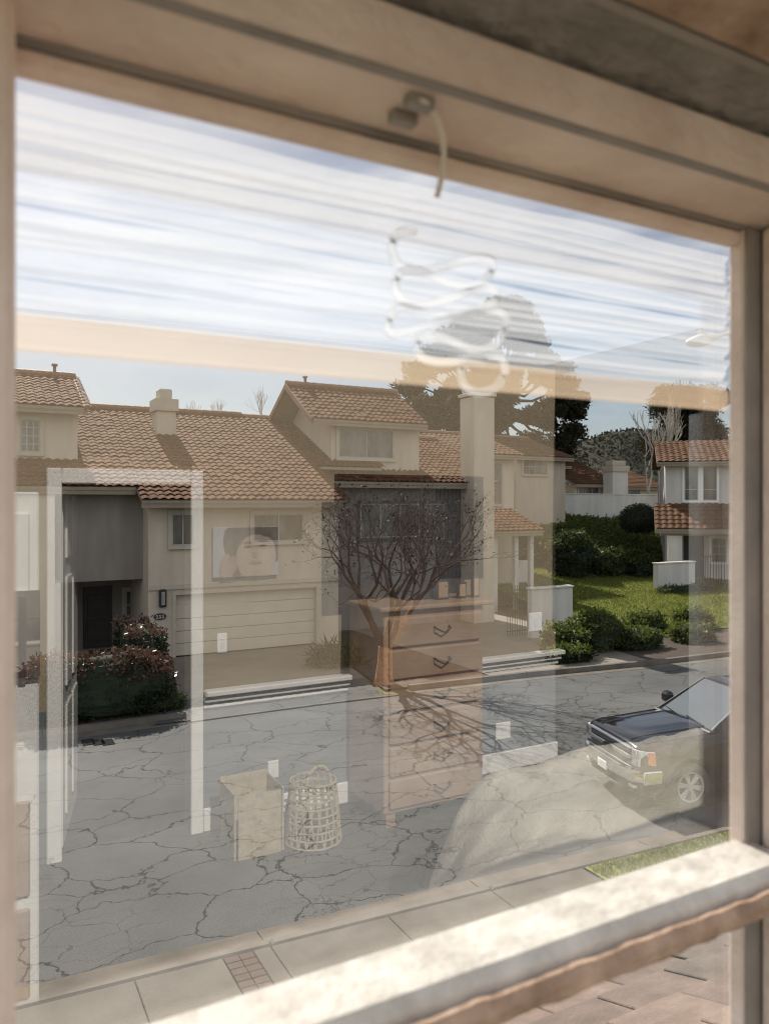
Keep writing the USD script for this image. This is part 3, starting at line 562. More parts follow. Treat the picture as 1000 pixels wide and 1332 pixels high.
for yy, hw, cx in ((393, 26, 668), (412, 48, 655), (432, 58, 640), (455, 85, 640), (478, 100, 640), (500, 112, 640), (522, 116, 642), (545, 108, 646)):
    n = max(3, int(hw / 9))
    for i in range(n):
        if yy > 430 and rr.random() < .2: continue
        cl.append((cx - hw + 2 * hw * (i + .5) / n + rr.uniform(-7, 7), yy + rr.uniform(-9, 9), rr.uniform(10, 17)))
for a, b in ((690, 575), (712, 585), (705, 605), (560, 550), (735, 575), (690, 600), (740, 560)): cl.append((a, b, 17))
pine('huge dark pine spreading above the roofs beside the tall chimney', (645, 530), 52., cl, 1.6, 31)
cl = [(888 + rr.uniform(-34, 50), yy + rr.uniform(-5, 5), rr.uniform(13, 20)) for yy in (516, 530, 545, 560, 575, 590) for _ in range(5)]
pine('dark broad pine behind the house at right', (900, 590), 56., cl, 1.5, 32)
# grey blossoming bush, bare trees
for i, (a, b, r_) in enumerate(((768, 588, (3.6, 2, 2.4)), (806, 590, (3.2, 2, 1.9)))):
    c = P(a, b, 60. + 3 * i); T = Thing('blossom_tree', ('pale blossoming tree right of the pine', 'pale grey blossoming tree against the hill')[i], 'tree', (c[0], c[1], 2))
    tu, tips = branchy((c[0], c[1], 3.2), 2.2, 70 + i, levels=4, r=.12, spread=.55, n0=4, up=.1, fork=.6)
    T.part('branches', cat(tu), M['twig']); tp = np.vstack(tips); pk = tp[RNG.integers(0, len(tp), 3200)] + RNG.normal(0, .3, (3200, 3)); T.part('foliage', quads(pk, .26, RNG, .6), M['leaf_grey'], kind='stuff')
for i, (a, b, Yy, hh, r_) in enumerate(((858, 640, 44., 2.3, .13), (872, 640, 46., 2.6, .14), (843, 640, 50., 2.0, .1), (283, 575, 62., 1.3, .04), (345, 572, 64., 1.5, .045), (250, 572, 65., 1.1, .035))):
    c = P(a, b, Yy); lb = ('bare pale tree left of the right house roof', 'tallest bare pale tree behind the right house roof', 'thin bare tree at the end of the garden wall', 'bare twiggy tree behind the long roof', 'bare twiggy tree beside the gabled upper storey', 'bare twigs right of the small roof chimney')[i]
    T = Thing('bare_tree', lb, 'tree', (c[0], Yy, c[2] - (2 if i < 3 else 5)))
    tu, tips = branchy((c[0], Yy, c[2] - .2), hh, 80 + i, levels=4, r=r_, spread=.32, n0=2, up=.35, fork=.15)
    T.part('trunk', tube([(c[0], Yy, c[2] - (2 if i < 3 else 5)), (c[0], Yy, c[2])], [r_ * 1.5, r_ * 1.2], 7), M['twig']); T.part('branches', cat(tu), M['twig'])
# hill
hx, hy = np.meshgrid(np.linspace(-150, 900, 180), np.linspace(230, 620, 50))
def hz(x, y):
    base = np.interp(x / y, [-.4, .2, .33, .38, .46, .58, .85, .95, 1.05, 1.15, 1.4, 2.0], [10, 12, 50, 52, 44, 34, 42, 56, 63, 62, 50, 30]) 
    ridge_ = np.exp(-((y - 430) / 95.) ** 2)
    return -2 + base * ridge_ * 1.0 + 5 * (fbm(np.stack([x / 30, y / 30, 0 * x], -1), 4, 9) - .5) * ridge_
hv = np.stack([hx, hy, hz(hx, hy)], -1).reshape(-1, 3); q = np.arange(180 * 50).reshape(50, 180); hf = np.stack([q[:-1, :-1], q[:-1, 1:], q[1:, 1:], q[1:, :-1]], -1).reshape(-1, 4)
single('hill', trimesh.Trimesh(hv, np.vstack([hf[:, :3], hf[:, [0, 2, 3]]]), process=False), M['hill'], kind='structure', smooth=True)
rng = np.random.default_rng(12); n = 9000; bx = rng.uniform(150, 620, n); by = rng.uniform(300, 430, n)
single('scrub', quads(np.c_[bx, by, hz(bx, by)] + rng.normal(0, .5, (n, 3)), 2.4, rng, .9, up=(0, 0, .4)), mat('scrub', (.075, .075, .05), .95, .3, .1, island=.4, col2=(.11, .105, .075), translucent=.3), 'dark scrub scattered over the far hill', 'scrub', kind='stuff')

# ------------------------------------------------------------------ street lamp, drain
sl = Thing('street_lamp', 'street lamp with long grey head reaching in from the right', 'street lamp', (16.6, 9.3, 0))
Yl = 9.5; hd = P(913, 441, Yl); ax = P(945, 434, Yl) - hd; ax /= np.linalg.norm(ax)
hm = ico((0, 0, 0), 1, 3); v = hm.vertices.copy(); v[:, 2] = np.where(v[:, 2] < 0, v[:, 2] * 1.0, v[:, 2] * .75)
e3 = np.cross(ax, [0, 1., 0]); e3 *= np.sign(e3[2]); hm.vertices = hd + v[:, :1] * ax * .4 + v[:, 1:2] * np.array([[0, 1., 0]]) * .18 + v[:, 2:3] * e3 * .13
sl.part('lamp_head', hm, M['lamp_grey'], smooth=True)
pc = hd + e3 * .075; sl.part('photocell', tube([pc, pc + [0, 0, .11]], .055, 12), M['lamp_grey'], smooth=40)
pe = np.array([16.6, 9.3, hd[2] - .55]); sl.part('arm', tube([hd + ax * .3, hd + ax * .8, hd + ax * 2 + [0, 0, -.05], pe + [-.4, 0, .1], pe], .035, 8), M['lamp_grey'], smooth=60)
sl.part('pole', tube([(16.6, 9.3 - 1.0, 0), (16.6, 9.3 - .5, pe[2] * .5), tuple(pe)], [.11, .09, .06], 12), M['lamp_grey'], smooth=60)
dr = Thing('drain_grate', 'three dark iron drain covers in a row on the road', 'drain cover', G(128, 966, 0))
for a in (115, 128, 140):
    g0 = G(a, 966, 0); dr.part('cover', box(g0[0] - .13, g0[0] + .13, g0[1] - .22, g0[1] + .22, -.02, .012, .004), M['rubber_mat'])
sg = Thing('utility_box', 'small grey utility box among the shrubs at the lawn edge', 'utility box', P(868, 840, 21.2) * [1, 1, 0])
c = P(868, 838, 21.2); sg.part('box_body', box(c[0] - .16, c[0] + .16, 21.1, 21.35, 0, c[2], .03), M['lamp_grey']); sg.part('box_lid', box(c[0] - .19, c[0] + .19, 21.07, 21.38, c[2] + .001, c[2] + .05, .02), M['lamp_grey'])
# ------------------------------------------------------------------ parked car
M['car_paint'] = mat('black_car_paint', (.006, .006, .007), .1, .05, 2, coat=.6, spec=.4)
M['chrome'] = mat('chrome', (.75, .75, .76), .1, .03, 3, metal=1.0)
M['rubber'] = mat('tyre_rubber', (.02, .02, .02), .8, .1, 8)
M['plastic'] = mat('black_plastic', (.02, .02, .02), .5, .1, 8)
M['car_glass'] = mat('car_glass', (.09, .11, .12), .04, .1, 1, spec=1.0, coat=1.0)
M['lens'] = mat('headlight_lens', (.55, .56, .56), .12, .25, 18, spec=.8)
M['amber'] = mat('amber_lens', (.75, .2, .03), .15, .1, 8)
M['alloy'] = mat('alloy_wheel', (.5, .5, .5), .3, .08, 6, metal=.7)
CA = math.radians(15); CX, CY = 10.28, 10.34
def cw(m):            # car space (x forward, y to its left) to the world
    v = np.asarray(m.vertices); h = np.array([-math.cos(CA), math.sin(CA)]); l = np.array([-math.sin(CA), -math.cos(CA)])
    o = m.copy(); o.vertices = np.c_[CX + v[:, 0] * h[0] + v[:, 1] * l[0], CY + v[:, 0] * h[1] + v[:, 1] * l[1], v[:, 2]]; return o
car = Thing('parked_car', 'black full size pickup style car with chrome grille and bumper parked at right', 'car', (CX + 2.5, CY - .67, 0))
def cpart(name, m, mt, **k): return car.part(name, cw(m), M[mt], **k)
def loft(stations):
    V = []; n = None
    for X, w, zb, zt, cr in stations:
        half = [(0, zb), (w * .84, zb), (w * .93, zb + .06), (w * .985, zb + .2), (w, .68), (w, .86), (w * .985, zt - .16), (w * .955, zt - .07), (w * .9, zt - .02), (w * .8, zt), (w * .45, zt + cr), (0, zt + cr * 1.2)]
        ring = [(X, y, z) for y, z in half] + [(X, -y, z) for y, z in half[-2:0:-1]]; n = len(ring); V += ring
    F = []
    for i in range(len(stations) - 1):
        for j in range(n): k = (j + 1) % n; F += [(i * n + j, i * n + k, (i + 1) * n + k), (i * n + j, (i + 1) * n + k, (i + 1) * n + j)]
    V = list(V); a = len(V); V += [tuple(np.mean(V[:n], 0)), tuple(np.mean(V[-n:], 0))]; b = (len(stations) - 1) * n
    for j in range(n): k = (j + 1) % n; F += [(a, k, j), (a + 1, b + j, b + k)]
    m = trimesh.Trimesh(np.array(V), F, process=True); m.fix_normals(); return m
st = [(-.03, .86, .42, 1.06, .01), (-.06, .92, .40, 1.10, .015), (-.14, .965, .38, 1.135, .02), (-.35, .99, .36, 1.165, .035), (-.8, 1.0, .36, 1.195, .05), (-1.3, 1.0, .36, 1.235, .05), (-1.62, 1.0, .36, 1.27, .04), (-2.2, 1.0, .36, 1.29, .02), (-3.6, 1.0, .36, 1.30, .02), (-4.9, .99, .38, 1.29, .02), (-5.12, .95, .42, 1.24, .02), (-5.18, .9, .46, 1.2, .01)]
body = loft(st)
for wx in (-.98, -4.12):
    cy_ = trimesh.creation.cylinder(.47, 2.6, sections=40); cy_.apply_transform(trimesh.transformations.rotation_matrix(math.pi / 2, [1, 0, 0])); cy_.apply_translation((wx, 0, .42))
    core = box(wx - .6, wx + .6, -.62, .62, 0, 1.2)
    body = trimesh.boolean.difference([body, trimesh.boolean.difference([cy_, core], engine='manifold')], engine='manifold')
cpart('body', body, 'car_paint', smooth=28)
cpart('hood_seam', cat([tube([(-.2, s * .8, 1.152), (-.8, s * .83, 1.196), (-1.5, s * .84, 1.255)], .006, 5) for s in (1, -1)]), 'plastic')
for s in (1, -1): cpart('hood_ridge', tube([(-.12, s * .5, 1.135), (-.7, s * .52, 1.212), (-1.5, s * .55, 1.28)], [.03, .036, .03], 8), 'car_paint', smooth=True)
gh = trimesh.convex.convex_hull(np.array([(-1.55, s * .8, 1.26) for s in (1, -1)] + [(-1.95, s * .93, 1.28) for s in (1, -1)] + [(-5.0, s * .9, 1.28) for s in (1, -1)] + [(-2.42, s * .62, 1.85) for s in (1, -1)] + [(-2.6, s * .71, 1.86) for s in (1, -1)] + [(-4.75, s * .68, 1.86) for s in (1, -1)] + [(-2.75, s * .5, 1.91) for s in (1, -1)] + [(-4.5, s * .5, 1.91) for s in (1, -1)]))
cpart('cabin', gh, 'car_paint', smooth=25)
def panel(pts, off, th, n):   # quad panel along its normal
    p = np.asarray(pts, float); nn = np.cross(p[1] - p[0], p[2] - p[0]); nn /= np.linalg.norm(nn); nn *= np.sign(nn @ np.asarray(n, float))
    return trimesh.convex.convex_hull(np.vstack([p + nn * (off - th), p + nn * off]))
def lerp(a, b, t): return np.asarray(a) * (1 - t) + np.asarray(b) * t
A, B, Cc, D = (-1.56, .78, 1.275), (-1.56, -.78, 1.275), (-2.41, -.6, 1.845), (-2.41, .6, 1.845)
ws = panel([A, B, Cc, D], .012, .01, (1, 0, 1)); cpart('windshield', ws, 'car_glass')
for s in (1, -1): cpart('pillar_trim', tube([(-1.53, s * .8, 1.285), (-2.43, s * .63, 1.865)], .022, 6), 'chrome' if s > 0 else 'plastic', smooth=True)
for s in (1, -1):
    for x0, x1, x2, x3 in ((-2.02, -2.95, -2.95, -2.56), (-3.02, -3.95, -3.9, -3.02), (-4.02, -4.8, -4.62, -3.97)):
        cpart('side_window', panel([(x0, s * .925, 1.32), (x1, s * .92, 1.32), (x2, s * .715, 1.8), (x3, s * .72, 1.8)], .012, .01, (0, s, .3)), 'car_glass')
cpart('windshield_cowl', box(-1.66, -1.45, -.86, .86, 1.235, 1.285, .02), 'plastic')
for y0 in (.05, -.6): cpart('wiper', tube([(-1.54, y0 + .5, 1.3), (-1.6, y0 + .05, 1.325), (-1.62, y0 - .1, 1.33)], .012, 5), 'plastic')
# grille
cpart('grille_mesh', box(-.06, -.005, -.7, .7, .74, 1.06, .01), 'plastic')
for z0, z1, x1 in ((1.045, 1.085, .035), (.875, .955, .045), (.735, .77, .035)):
    cpart('grille_bar', box(-.05, x1, -.72, .72, z0, z1, .014), 'chrome')
for k in range(3):
    for zz in (.79, .985): cpart('grille_slat', box(-.02, .012, -.69, .69, zz + k * .026, zz + k * .026 + .008), 'chrome')
em = trimesh.creation.extrude_polygon(__import__('shapely').Polygon([(-.16, -.03), (-.07, -.03), (-.07, -.055), (.07, -.055), (.07, -.03), (.16, -.03), (.13, .03), (.07, .03), (.07, .055), (-.07, .055), (-.07, .03), (-.13, .03)]), .012)
v = em.vertices.copy(); em.vertices = np.c_[.047 + v[:, 2], v[:, 0], .915 + v[:, 1]]; em.fix_normals(); cpart('emblem', em, 'plastic')
for s in (1, -1):
    hl = cpart('headlight', trimesh.convex.convex_hull(np.array([(.01, s * .73, .8), (.0, s * .73, 1.06), (-.03, s * .9, .8), (-.05, s * .9, 1.06), (-.3, s * 1.004, .83), (-.28, s * 1.0, 1.05), (-.2, s * .7, .8), (-.2, s * .7, 1.06)])), 'lens')
    for zz in (.87, .99):
        r_ = trimesh.creation.cylinder(.07, .02, sections=20); r_.apply_transform(trimesh.transformations.rotation_matrix(math.pi / 2, [0, 1, 0])); r_.apply_translation((-.005, s * .81, zz)); car.part('reflector', cw(r_), M['chrome'], under=hl)
    car.part('turn_signal', cw(trimesh.convex.convex_hull(np.array([(-.17, s * .968, .84), (-.17, s * .965, 1.04), (-.29, s * 1.012, .84), (-.27, s * 1.008, 1.04), (-.2, s * .9, .9)]))), M['amber'], under=hl)
bp = []
for k in range(13):
    y = -.98 + k * 1.96 / 12; bp.append((.12 - .1 * abs(y) ** 2.6 - (.18 if abs(y) > .95 else 0), y))
cpart('bumper', cat([trimesh.convex.convex_hull(np.array([(a[0] - .16, a[1], .5), (a[0], a[1], .53), (a[0] + .02, a[1], .6), (a[0], a[1], .72), (a[0] - .12, a[1], .75), (b[0] - .16, b[1], .5), (b[0], b[1], .53), (b[0] + .02, b[1], .6), (b[0], b[1], .72), (b[0] - .12, b[1], .75)])) for a, b in zip(bp[:-1], bp[1:])] + [box(-.42, -.06, s * .975, s * 1.015, .5, .73, .02) for s in (1, -1)]), 'chrome', smooth=40)
cpart('bumper_pad', box(.02, .135, -.6, .6, .715, .75, .015), 'plastic')
cpart('air_dam', trimesh.convex.convex_hull(np.array([(.02, .8, .49), (.02, -.8, .49), (-.3, .96, .49), (-.3, -.96, .49), (-.06, .75, .27), (-.06, -.75, .27), (-.3, .93, .27), (-.3, -.93, .27)])), 'plastic')
for s in (1, -1): cpart('fog_lamp', box(-.1, .03, s * .66, s * .82, .4, .46, .015), 'lens')
cpart('number_plate', box(.12, .142, -.2, .12, .49, .64, .008), 'white')
for s in (1, -1): cpart('mirror', box(-2.05, -1.86, s * 1.03, s * 1.27, 1.28, 1.5, .05), 'car_paint', smooth=30); cpart('mirror_arm', box(-1.98, -1.9, s * .9, s * 1.05, 1.29, 1.34, .01), 'plastic')
for s in (1, -1):
    for a in (-3.0, -4.0): cpart('door_handle', box(a - .0, a + .2, s * .995, s * 1.03, 1.08, 1.12, .012), 'chrome')
    cpart('door_seam', cat([tube([(x_, s * 1.001, .5), (x_, s * 1.001, .9), (x_, s * .985, 1.2)], .005, 4) for x_ in (-1.75, -2.98, -4.0)]), 'plastic')
for wx in (-.98, -4.12):
    for s in (1, -1):
        def wl(m):
            v = m.vertices.copy(); o = m.copy(); o.vertices = np.c_[wx + v[:, 0], s * (.99 - .0 + v[:, 2]) , .4 + v[:, 1]]; o.fix_normals(); return o
        w = cpart('wheel', wl(lathe([(.25, -.2), (.36, -.22), (.395, -.19), (.405, -.11), (.395, -.03), (.36, 0), (.25, -.01)], 36)), 'rubber', smooth=40)
        car.part('rim', cw(wl(cat([lathe([(.0, -.07), (.1, -.068), (.22, -.1), (.235, -.01), (.255, -.004), (.26, -.03), (.26, -.2), (.0, -.19)], 36)]))), M['plastic'], smooth=40, under=w)
        sp = []
        for k in range(6):
            an = k * math.pi / 3 + .2
            for da in (-.13, .13):
                b_ = box(.05, .235, -.022, .022, -.05, -.012, .008); b_.apply_transform(trimesh.transformations.rotation_matrix(an + da, [0, 0, 1])); sp.append(b_)
        sp.append(lathe([(0, -.005), (.06, -.008), (.075, -.04), (0, -.05)], 20)); sp.append(lathe([(.228, -.006), (.262, -.001), (.262, -.03), (.228, -.03)], 36))
        car.part('spokes', cw(wl(cat(sp))), M['alloy'], smooth=30, under=w)
# ------------------------------------------------------------------ the window looked through
g = .40
M['frame'] = mat('aged_frame_paint', (.76, .58, .475), .6, .14, 9, .4, 90, col2=(.86, .71, .61))
M['frame_white'] = mat('chalky_sill_paint', (.5, .455, .39), .6, .1, 30, .35, 70, col2=(.74, .7, .63))
M['frame_grey'] = mat('grey_weathered_paint', (.3, .27, .24), .7, .3, 22, .8, 90)
M['frame_wood'] = mat('bare_orange_wood', (.38, .22, .13), .65, .35, 26, .6, 90, col2=(.58, .4, .28))
M['track'] = mat('grey_metal_track', (.27, .235, .205), .5, .25, 14)
M['pane'] = see_through('window_pane', .112)
M['sheer'] = usdkit.material(stage, '/World/Looks/sheer_slat', {'t': ('transparent_bsdf', {}), 'd': ('diffuse_bsdf', {'color': (.85, .85, .84)}), 'tr': ('translucent_bsdf', {'color': (.85, .86, .88)}), 'm1': ('mix_closure', {'fac': .6}), 'm': ('mix_closure', {'fac': .2})},
    [('d.BSDF', 'm1.closure1'), ('tr.BSDF', 'm1.closure2'), ('t.BSDF', 'm.closure1'), ('m1.closure', 'm.closure2')], surface='m.closure')
M['sheer_peach'] = usdkit.material(stage, '/World/Looks/sheer_rail', {'t': ('transparent_bsdf', {}), 'd': ('diffuse_bsdf', {'color': (.85, .68, .5)}), 'tr': ('translucent_bsdf', {'color': (.85, .68, .5)}), 'm1': ('mix_closure', {'fac': .6}), 'm': ('mix_closure', {'fac': .3})},
    [('d.BSDF', 'm1.closure1'), ('tr.BSDF', 'm1.closure2'), ('t.BSDF', 'm.closure1'), ('m1.closure', 'm.closure2')], surface='m.closure')
M['cord'] = mat('white_cord', (.7, .62, .52), .8, .08, 40)
def X(px, Y): return P(px, 600, Y)[0]
win = Thing('window', 'weathered beige timber window framing the whole view, with chalky white middle rail', 'window', (.2, g, H - 1))
xl_, xr_ = X(21, .36), X(969, .40)
xs1 = X(947, .402)
win.part('pane', box(-.02, xs1 + .004, g - .001, g + .001, H - .275, H + .21), M['pane'])
win.part('pane', box(-.02, X(975, .4), g - .001, g + .001, H - .9, H - .292), M['pane'], label='lower pane under the middle rail')
win.part('seal', box(-.02, xs1, .388, .392, H + .2107, H + .2142), M['track'])
win.part('seal', box(-.4, 1.3, .3305, .337, H + .2132, H + .2148), M['track'])
win.part('seal', box(-.4, 1.3, .2795, .2845, H + .2475, H + .2497), M['track'])
win.part('stile', box(-.35, xl_, .36, .45, H - 1.2, H + .34, .004), M['frame'], smooth=30)
xs1 = X(947, .402); xs2 = X(985, .388)
win.part('stile', box(xs1, xs1 + .05, .389, .402, H - 1.2, H + .2125, .002), M['frame'], smooth=30, label='narrow right hand stile')
win.part('track', box(xs1 + .0015, xs1 + .08, .3865, .3885, H - 1.2, H + .2125), M['track'])
win.part('jamb', box(xs2, 1.3, .357, .386, H - 1.2, H + .2140, .003), M['frame'], smooth=30)
win.part('sash_rail', box(-.02, xs1 - .0005, .390, .402, H + .2005, H + .2105, .002), M['frame'], smooth=30)
win.part('head', box(-.4, 1.3, .33, .403, H + .2145, H + .248, .003), M['frame'], smooth=30)
win.part('lintel', box(-.4, 1.3, .282, .4, H + .25, H + .32, .003), M['frame_grey'], smooth=30)
win.part('lintel_board', box(-.4, 1.3, .16, .2815, H + .249, H + .33, .004), M['frame_wood'], smooth=30)
rm = box(-.05, xs2 - .002, .35, .402, H - .284, H - .262, .006).subdivide_to_size(.006, max_iter=12); v = rm.vertices.copy(); v += (fbm(v * 45, 3, 3) - .5)[:, None] * np.array([0, .0005, .0004]); rm.vertices = v
win.part('middle_rail', rm, M['frame_white'], smooth=True)
lm = box(-.05, xs2 - .001, .336, .349, H - .2865, H - .2705, .005).subdivide_to_size(.008, max_iter=12); v = lm.vertices.copy(); v += (fbm(v * 70, 3, 5) - .5)[:, None] * np.array([0, .002, .002]); lm.vertices = v
win.part('rail_lip', lm, M['frame_wood'], smooth=True)
for px, py in ((492, 176), (524, 147), (545, 126)):
    q = P(px, py, .37); k = .2145 / (q[2] - H); q = np.array([q[0] * k, .37 * k, H + .2145]); win.part('cord_clip', box(q[0] - .008, q[0] + .008, q[1] - .004, q[1] + .004, H + .208, H + .2143, .001), M['track'])
cs = [P(545, 130, .345), P(560, 140, .347), P(572, 165, .358), P(577, 200, .372), P(574, 232, .382), P(568, 256, .387)]
def smooth_curve(p, n=8):
    from scipy.interpolate import CubicSpline
    p = np.asarray(p, float); return CubicSpline(np.arange(len(p)), p)(np.linspace(0, len(p) - 1, (len(p) - 1) * n + 1))
CORD1 = tube(smooth_curve(cs), .0017, 7)
lp = [(540, 300), (510, 315), (520, 345), (560, 350), (620, 335), (640, 350), (600, 372), (535, 350), (515, 380), (560, 395), (630, 375), (640, 395), (570, 410), (520, 400), (505, 430), (550, 425), (640, 405), (655, 430), (620, 455), (560, 435), (545, 460), (590, 470), (650, 465), (648, 500), (612, 508), (600, 480), (630, 470)]
M['sheer_cord'] = usdkit.material(stage, '/World/Looks/sheer_cord', {'t': ('transparent_bsdf', {}), 'tr': ('translucent_bsdf', {'color': (.95, .95, .95)}), 'm': ('mix_closure', {'fac': .28})}, [('t.BSDF', 'm.closure1'), ('tr.BSDF', 'm.closure2')], surface='m.closure')
CORD2 = tube(smooth_curve([P(a, b, .47) for a, b in lp]), .0036, 7)
# sheer blind just outside the pane
bl = Thing('blind', 'half raised sheer white blind with a peach bottom rail across the top of the view', 'blind', (.3, .5, H + .09))
bx0_, bx1_ = -.1, X(947, .5); rb = random.Random(5); z = .2
for i in range(-5, 13):
    z0 = .205 - i * .0072; hh = .0066 + rb.uniform(-.0015, .0035); dy_ = rb.uniform(-.004, .004); xs = np.linspace(bx0_, bx1_, 60)
    wob_ = .0012 * np.sin(xs * 14 + i) + .0008 * np.sin(xs * 37 + 2 * i)
    f0 = np.stack([xs, .5 + dy_ - .003 + 0 * xs, H + z0 + wob_], 1); f1 = np.stack([xs, .5 + dy_ + .003 + 0 * xs, H + z0 - hh + wob_ * .8], 1)
    n = len(xs); th = np.array([0, .0006, 0]); V = np.vstack([f0, f1, f1 + th, f0 + th]); F = []
    for r_ in range(4):
        for k in range(n - 1): a, b = r_ * n + k, ((r_ + 1) % 4) * n + k; F += [(a, b, b + 1), (a, b + 1, a + 1)]
    bl.part('slat', trimesh.Trimesh(V, F, process=False), M['sheer'], smooth=30)
bl.part('hanging_cord', CORD1, M['cord'], smooth=True, label='pale pull cord hanging from the clips'); bl.part('cord_loops', CORD2, M['sheer_cord'], smooth=True, label='bunched loops of cord over the slats')
bl.part('bottom_rail', box(bx0_, bx1_, .498, .508, H + .0905, H + .112, .003), M['sheer_peach'])
# the wall the window sits in, and a lower tiled porch roof under it
single('window_wall', cat([box(-1.6, -.36, .40, .52, 3.4, H + .34), box(1.31, 2.6, .40, .52, 3.4, H + .34), box(-.36, 1.31, .461, .52, H + .3, H + .34), box(-.36, 1.31, .40, .52, 3.4, H - .92)]), M['stucco'], kind='structure')
pr2 = Thing('porch_roof', 'flat brown roof tiles of the porch roof seen through the lower pane', 'roof', (1, 1.6, H - 1.4))
M['flat_tile'] = [mat(f'flat_tile_{"abc"[i]}', c, .85, .25, 9, .5, 80) for i, c in enumerate(((.2, .15, .125), (.25, .185, .15), (.17, .14, .12)))]
for r_ in range(13):
    for k in range(12):
        y0 = 2.78 - r_ * .17; x0 = .35 + k * .26 + (.13 if r_ % 2 else 0); z0 = H - 1.84 + (2.78 - y0) * .4
        t_ = box(0, .25, 0, .2, -.012, .004, .003); t_.apply_transform(trimesh.transformations.rotation_matrix(math.atan(-.34), [1, 0, 0])); t_.apply_translation((x0, y0 - .2, z0 + .07 + RND.uniform(-.003, .003)))
        pr2.part('tile', t_, M['flat_tile'][RND.randrange(3)])
pr2.part('roof_deck', slab([(.3, .53, H - 1.0), (3.6, .53, H - 1.0), (3.6, 2.72, H - 1.88), (.3, 2.72, H - 1.88)], .08), M['fascia'])

# ------------------------------------------------------------------ the room behind, seen only as a reflection in the pane
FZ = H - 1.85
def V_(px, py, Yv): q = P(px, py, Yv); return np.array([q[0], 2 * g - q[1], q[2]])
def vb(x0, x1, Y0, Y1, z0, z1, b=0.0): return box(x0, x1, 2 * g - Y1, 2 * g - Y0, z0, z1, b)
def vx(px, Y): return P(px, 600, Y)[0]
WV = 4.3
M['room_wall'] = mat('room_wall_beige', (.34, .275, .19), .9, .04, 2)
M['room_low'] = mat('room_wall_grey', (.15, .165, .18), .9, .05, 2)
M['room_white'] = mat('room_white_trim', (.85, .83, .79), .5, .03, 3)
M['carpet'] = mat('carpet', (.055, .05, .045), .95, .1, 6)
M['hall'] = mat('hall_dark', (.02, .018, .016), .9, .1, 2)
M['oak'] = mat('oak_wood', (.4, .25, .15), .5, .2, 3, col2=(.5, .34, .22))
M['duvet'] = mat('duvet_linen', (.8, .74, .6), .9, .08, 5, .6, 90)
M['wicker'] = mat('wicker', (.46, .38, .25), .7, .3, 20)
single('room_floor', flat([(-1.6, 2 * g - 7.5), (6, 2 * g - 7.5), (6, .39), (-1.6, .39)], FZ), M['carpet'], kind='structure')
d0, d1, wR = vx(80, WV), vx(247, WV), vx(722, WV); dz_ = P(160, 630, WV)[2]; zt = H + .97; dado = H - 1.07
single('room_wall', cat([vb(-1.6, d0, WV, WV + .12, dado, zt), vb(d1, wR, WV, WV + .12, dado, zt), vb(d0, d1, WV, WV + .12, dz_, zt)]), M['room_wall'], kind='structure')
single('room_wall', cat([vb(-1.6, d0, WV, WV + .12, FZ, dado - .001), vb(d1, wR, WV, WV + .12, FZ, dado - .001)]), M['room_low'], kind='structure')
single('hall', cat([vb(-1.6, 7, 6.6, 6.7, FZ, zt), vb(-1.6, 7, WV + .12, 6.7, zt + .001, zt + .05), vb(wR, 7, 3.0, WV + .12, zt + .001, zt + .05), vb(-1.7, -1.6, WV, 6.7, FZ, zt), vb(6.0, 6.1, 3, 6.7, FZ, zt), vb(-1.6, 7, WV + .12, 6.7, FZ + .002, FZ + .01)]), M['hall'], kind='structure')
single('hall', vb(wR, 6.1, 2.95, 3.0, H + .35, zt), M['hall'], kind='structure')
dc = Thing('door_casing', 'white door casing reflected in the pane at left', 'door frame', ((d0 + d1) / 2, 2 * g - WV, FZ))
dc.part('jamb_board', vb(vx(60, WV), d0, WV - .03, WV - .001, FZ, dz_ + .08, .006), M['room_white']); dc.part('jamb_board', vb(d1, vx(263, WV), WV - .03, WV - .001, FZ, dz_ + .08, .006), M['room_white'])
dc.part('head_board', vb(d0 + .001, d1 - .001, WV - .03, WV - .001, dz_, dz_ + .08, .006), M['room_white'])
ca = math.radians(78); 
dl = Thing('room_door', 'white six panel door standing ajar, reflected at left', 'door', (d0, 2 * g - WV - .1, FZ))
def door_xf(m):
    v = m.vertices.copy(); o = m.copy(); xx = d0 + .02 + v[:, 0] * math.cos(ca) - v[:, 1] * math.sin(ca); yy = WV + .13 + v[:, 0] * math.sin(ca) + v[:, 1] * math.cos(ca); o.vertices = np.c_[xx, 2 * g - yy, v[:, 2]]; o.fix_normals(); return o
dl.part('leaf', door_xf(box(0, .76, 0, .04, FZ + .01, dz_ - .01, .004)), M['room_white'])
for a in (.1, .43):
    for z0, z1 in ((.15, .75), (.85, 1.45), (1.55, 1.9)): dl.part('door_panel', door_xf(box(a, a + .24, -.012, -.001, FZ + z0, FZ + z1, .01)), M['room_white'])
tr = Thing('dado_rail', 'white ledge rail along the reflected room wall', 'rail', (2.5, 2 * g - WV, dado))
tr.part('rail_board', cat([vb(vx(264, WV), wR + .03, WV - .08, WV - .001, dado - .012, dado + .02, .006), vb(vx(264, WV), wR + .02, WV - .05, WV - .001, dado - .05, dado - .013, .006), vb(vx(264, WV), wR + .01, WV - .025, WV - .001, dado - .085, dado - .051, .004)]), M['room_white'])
tr.part('baseboard', vb(vx(264, WV), wR + .01, WV - .02, WV - .001, FZ, FZ + .13, .005), M['room_white'])
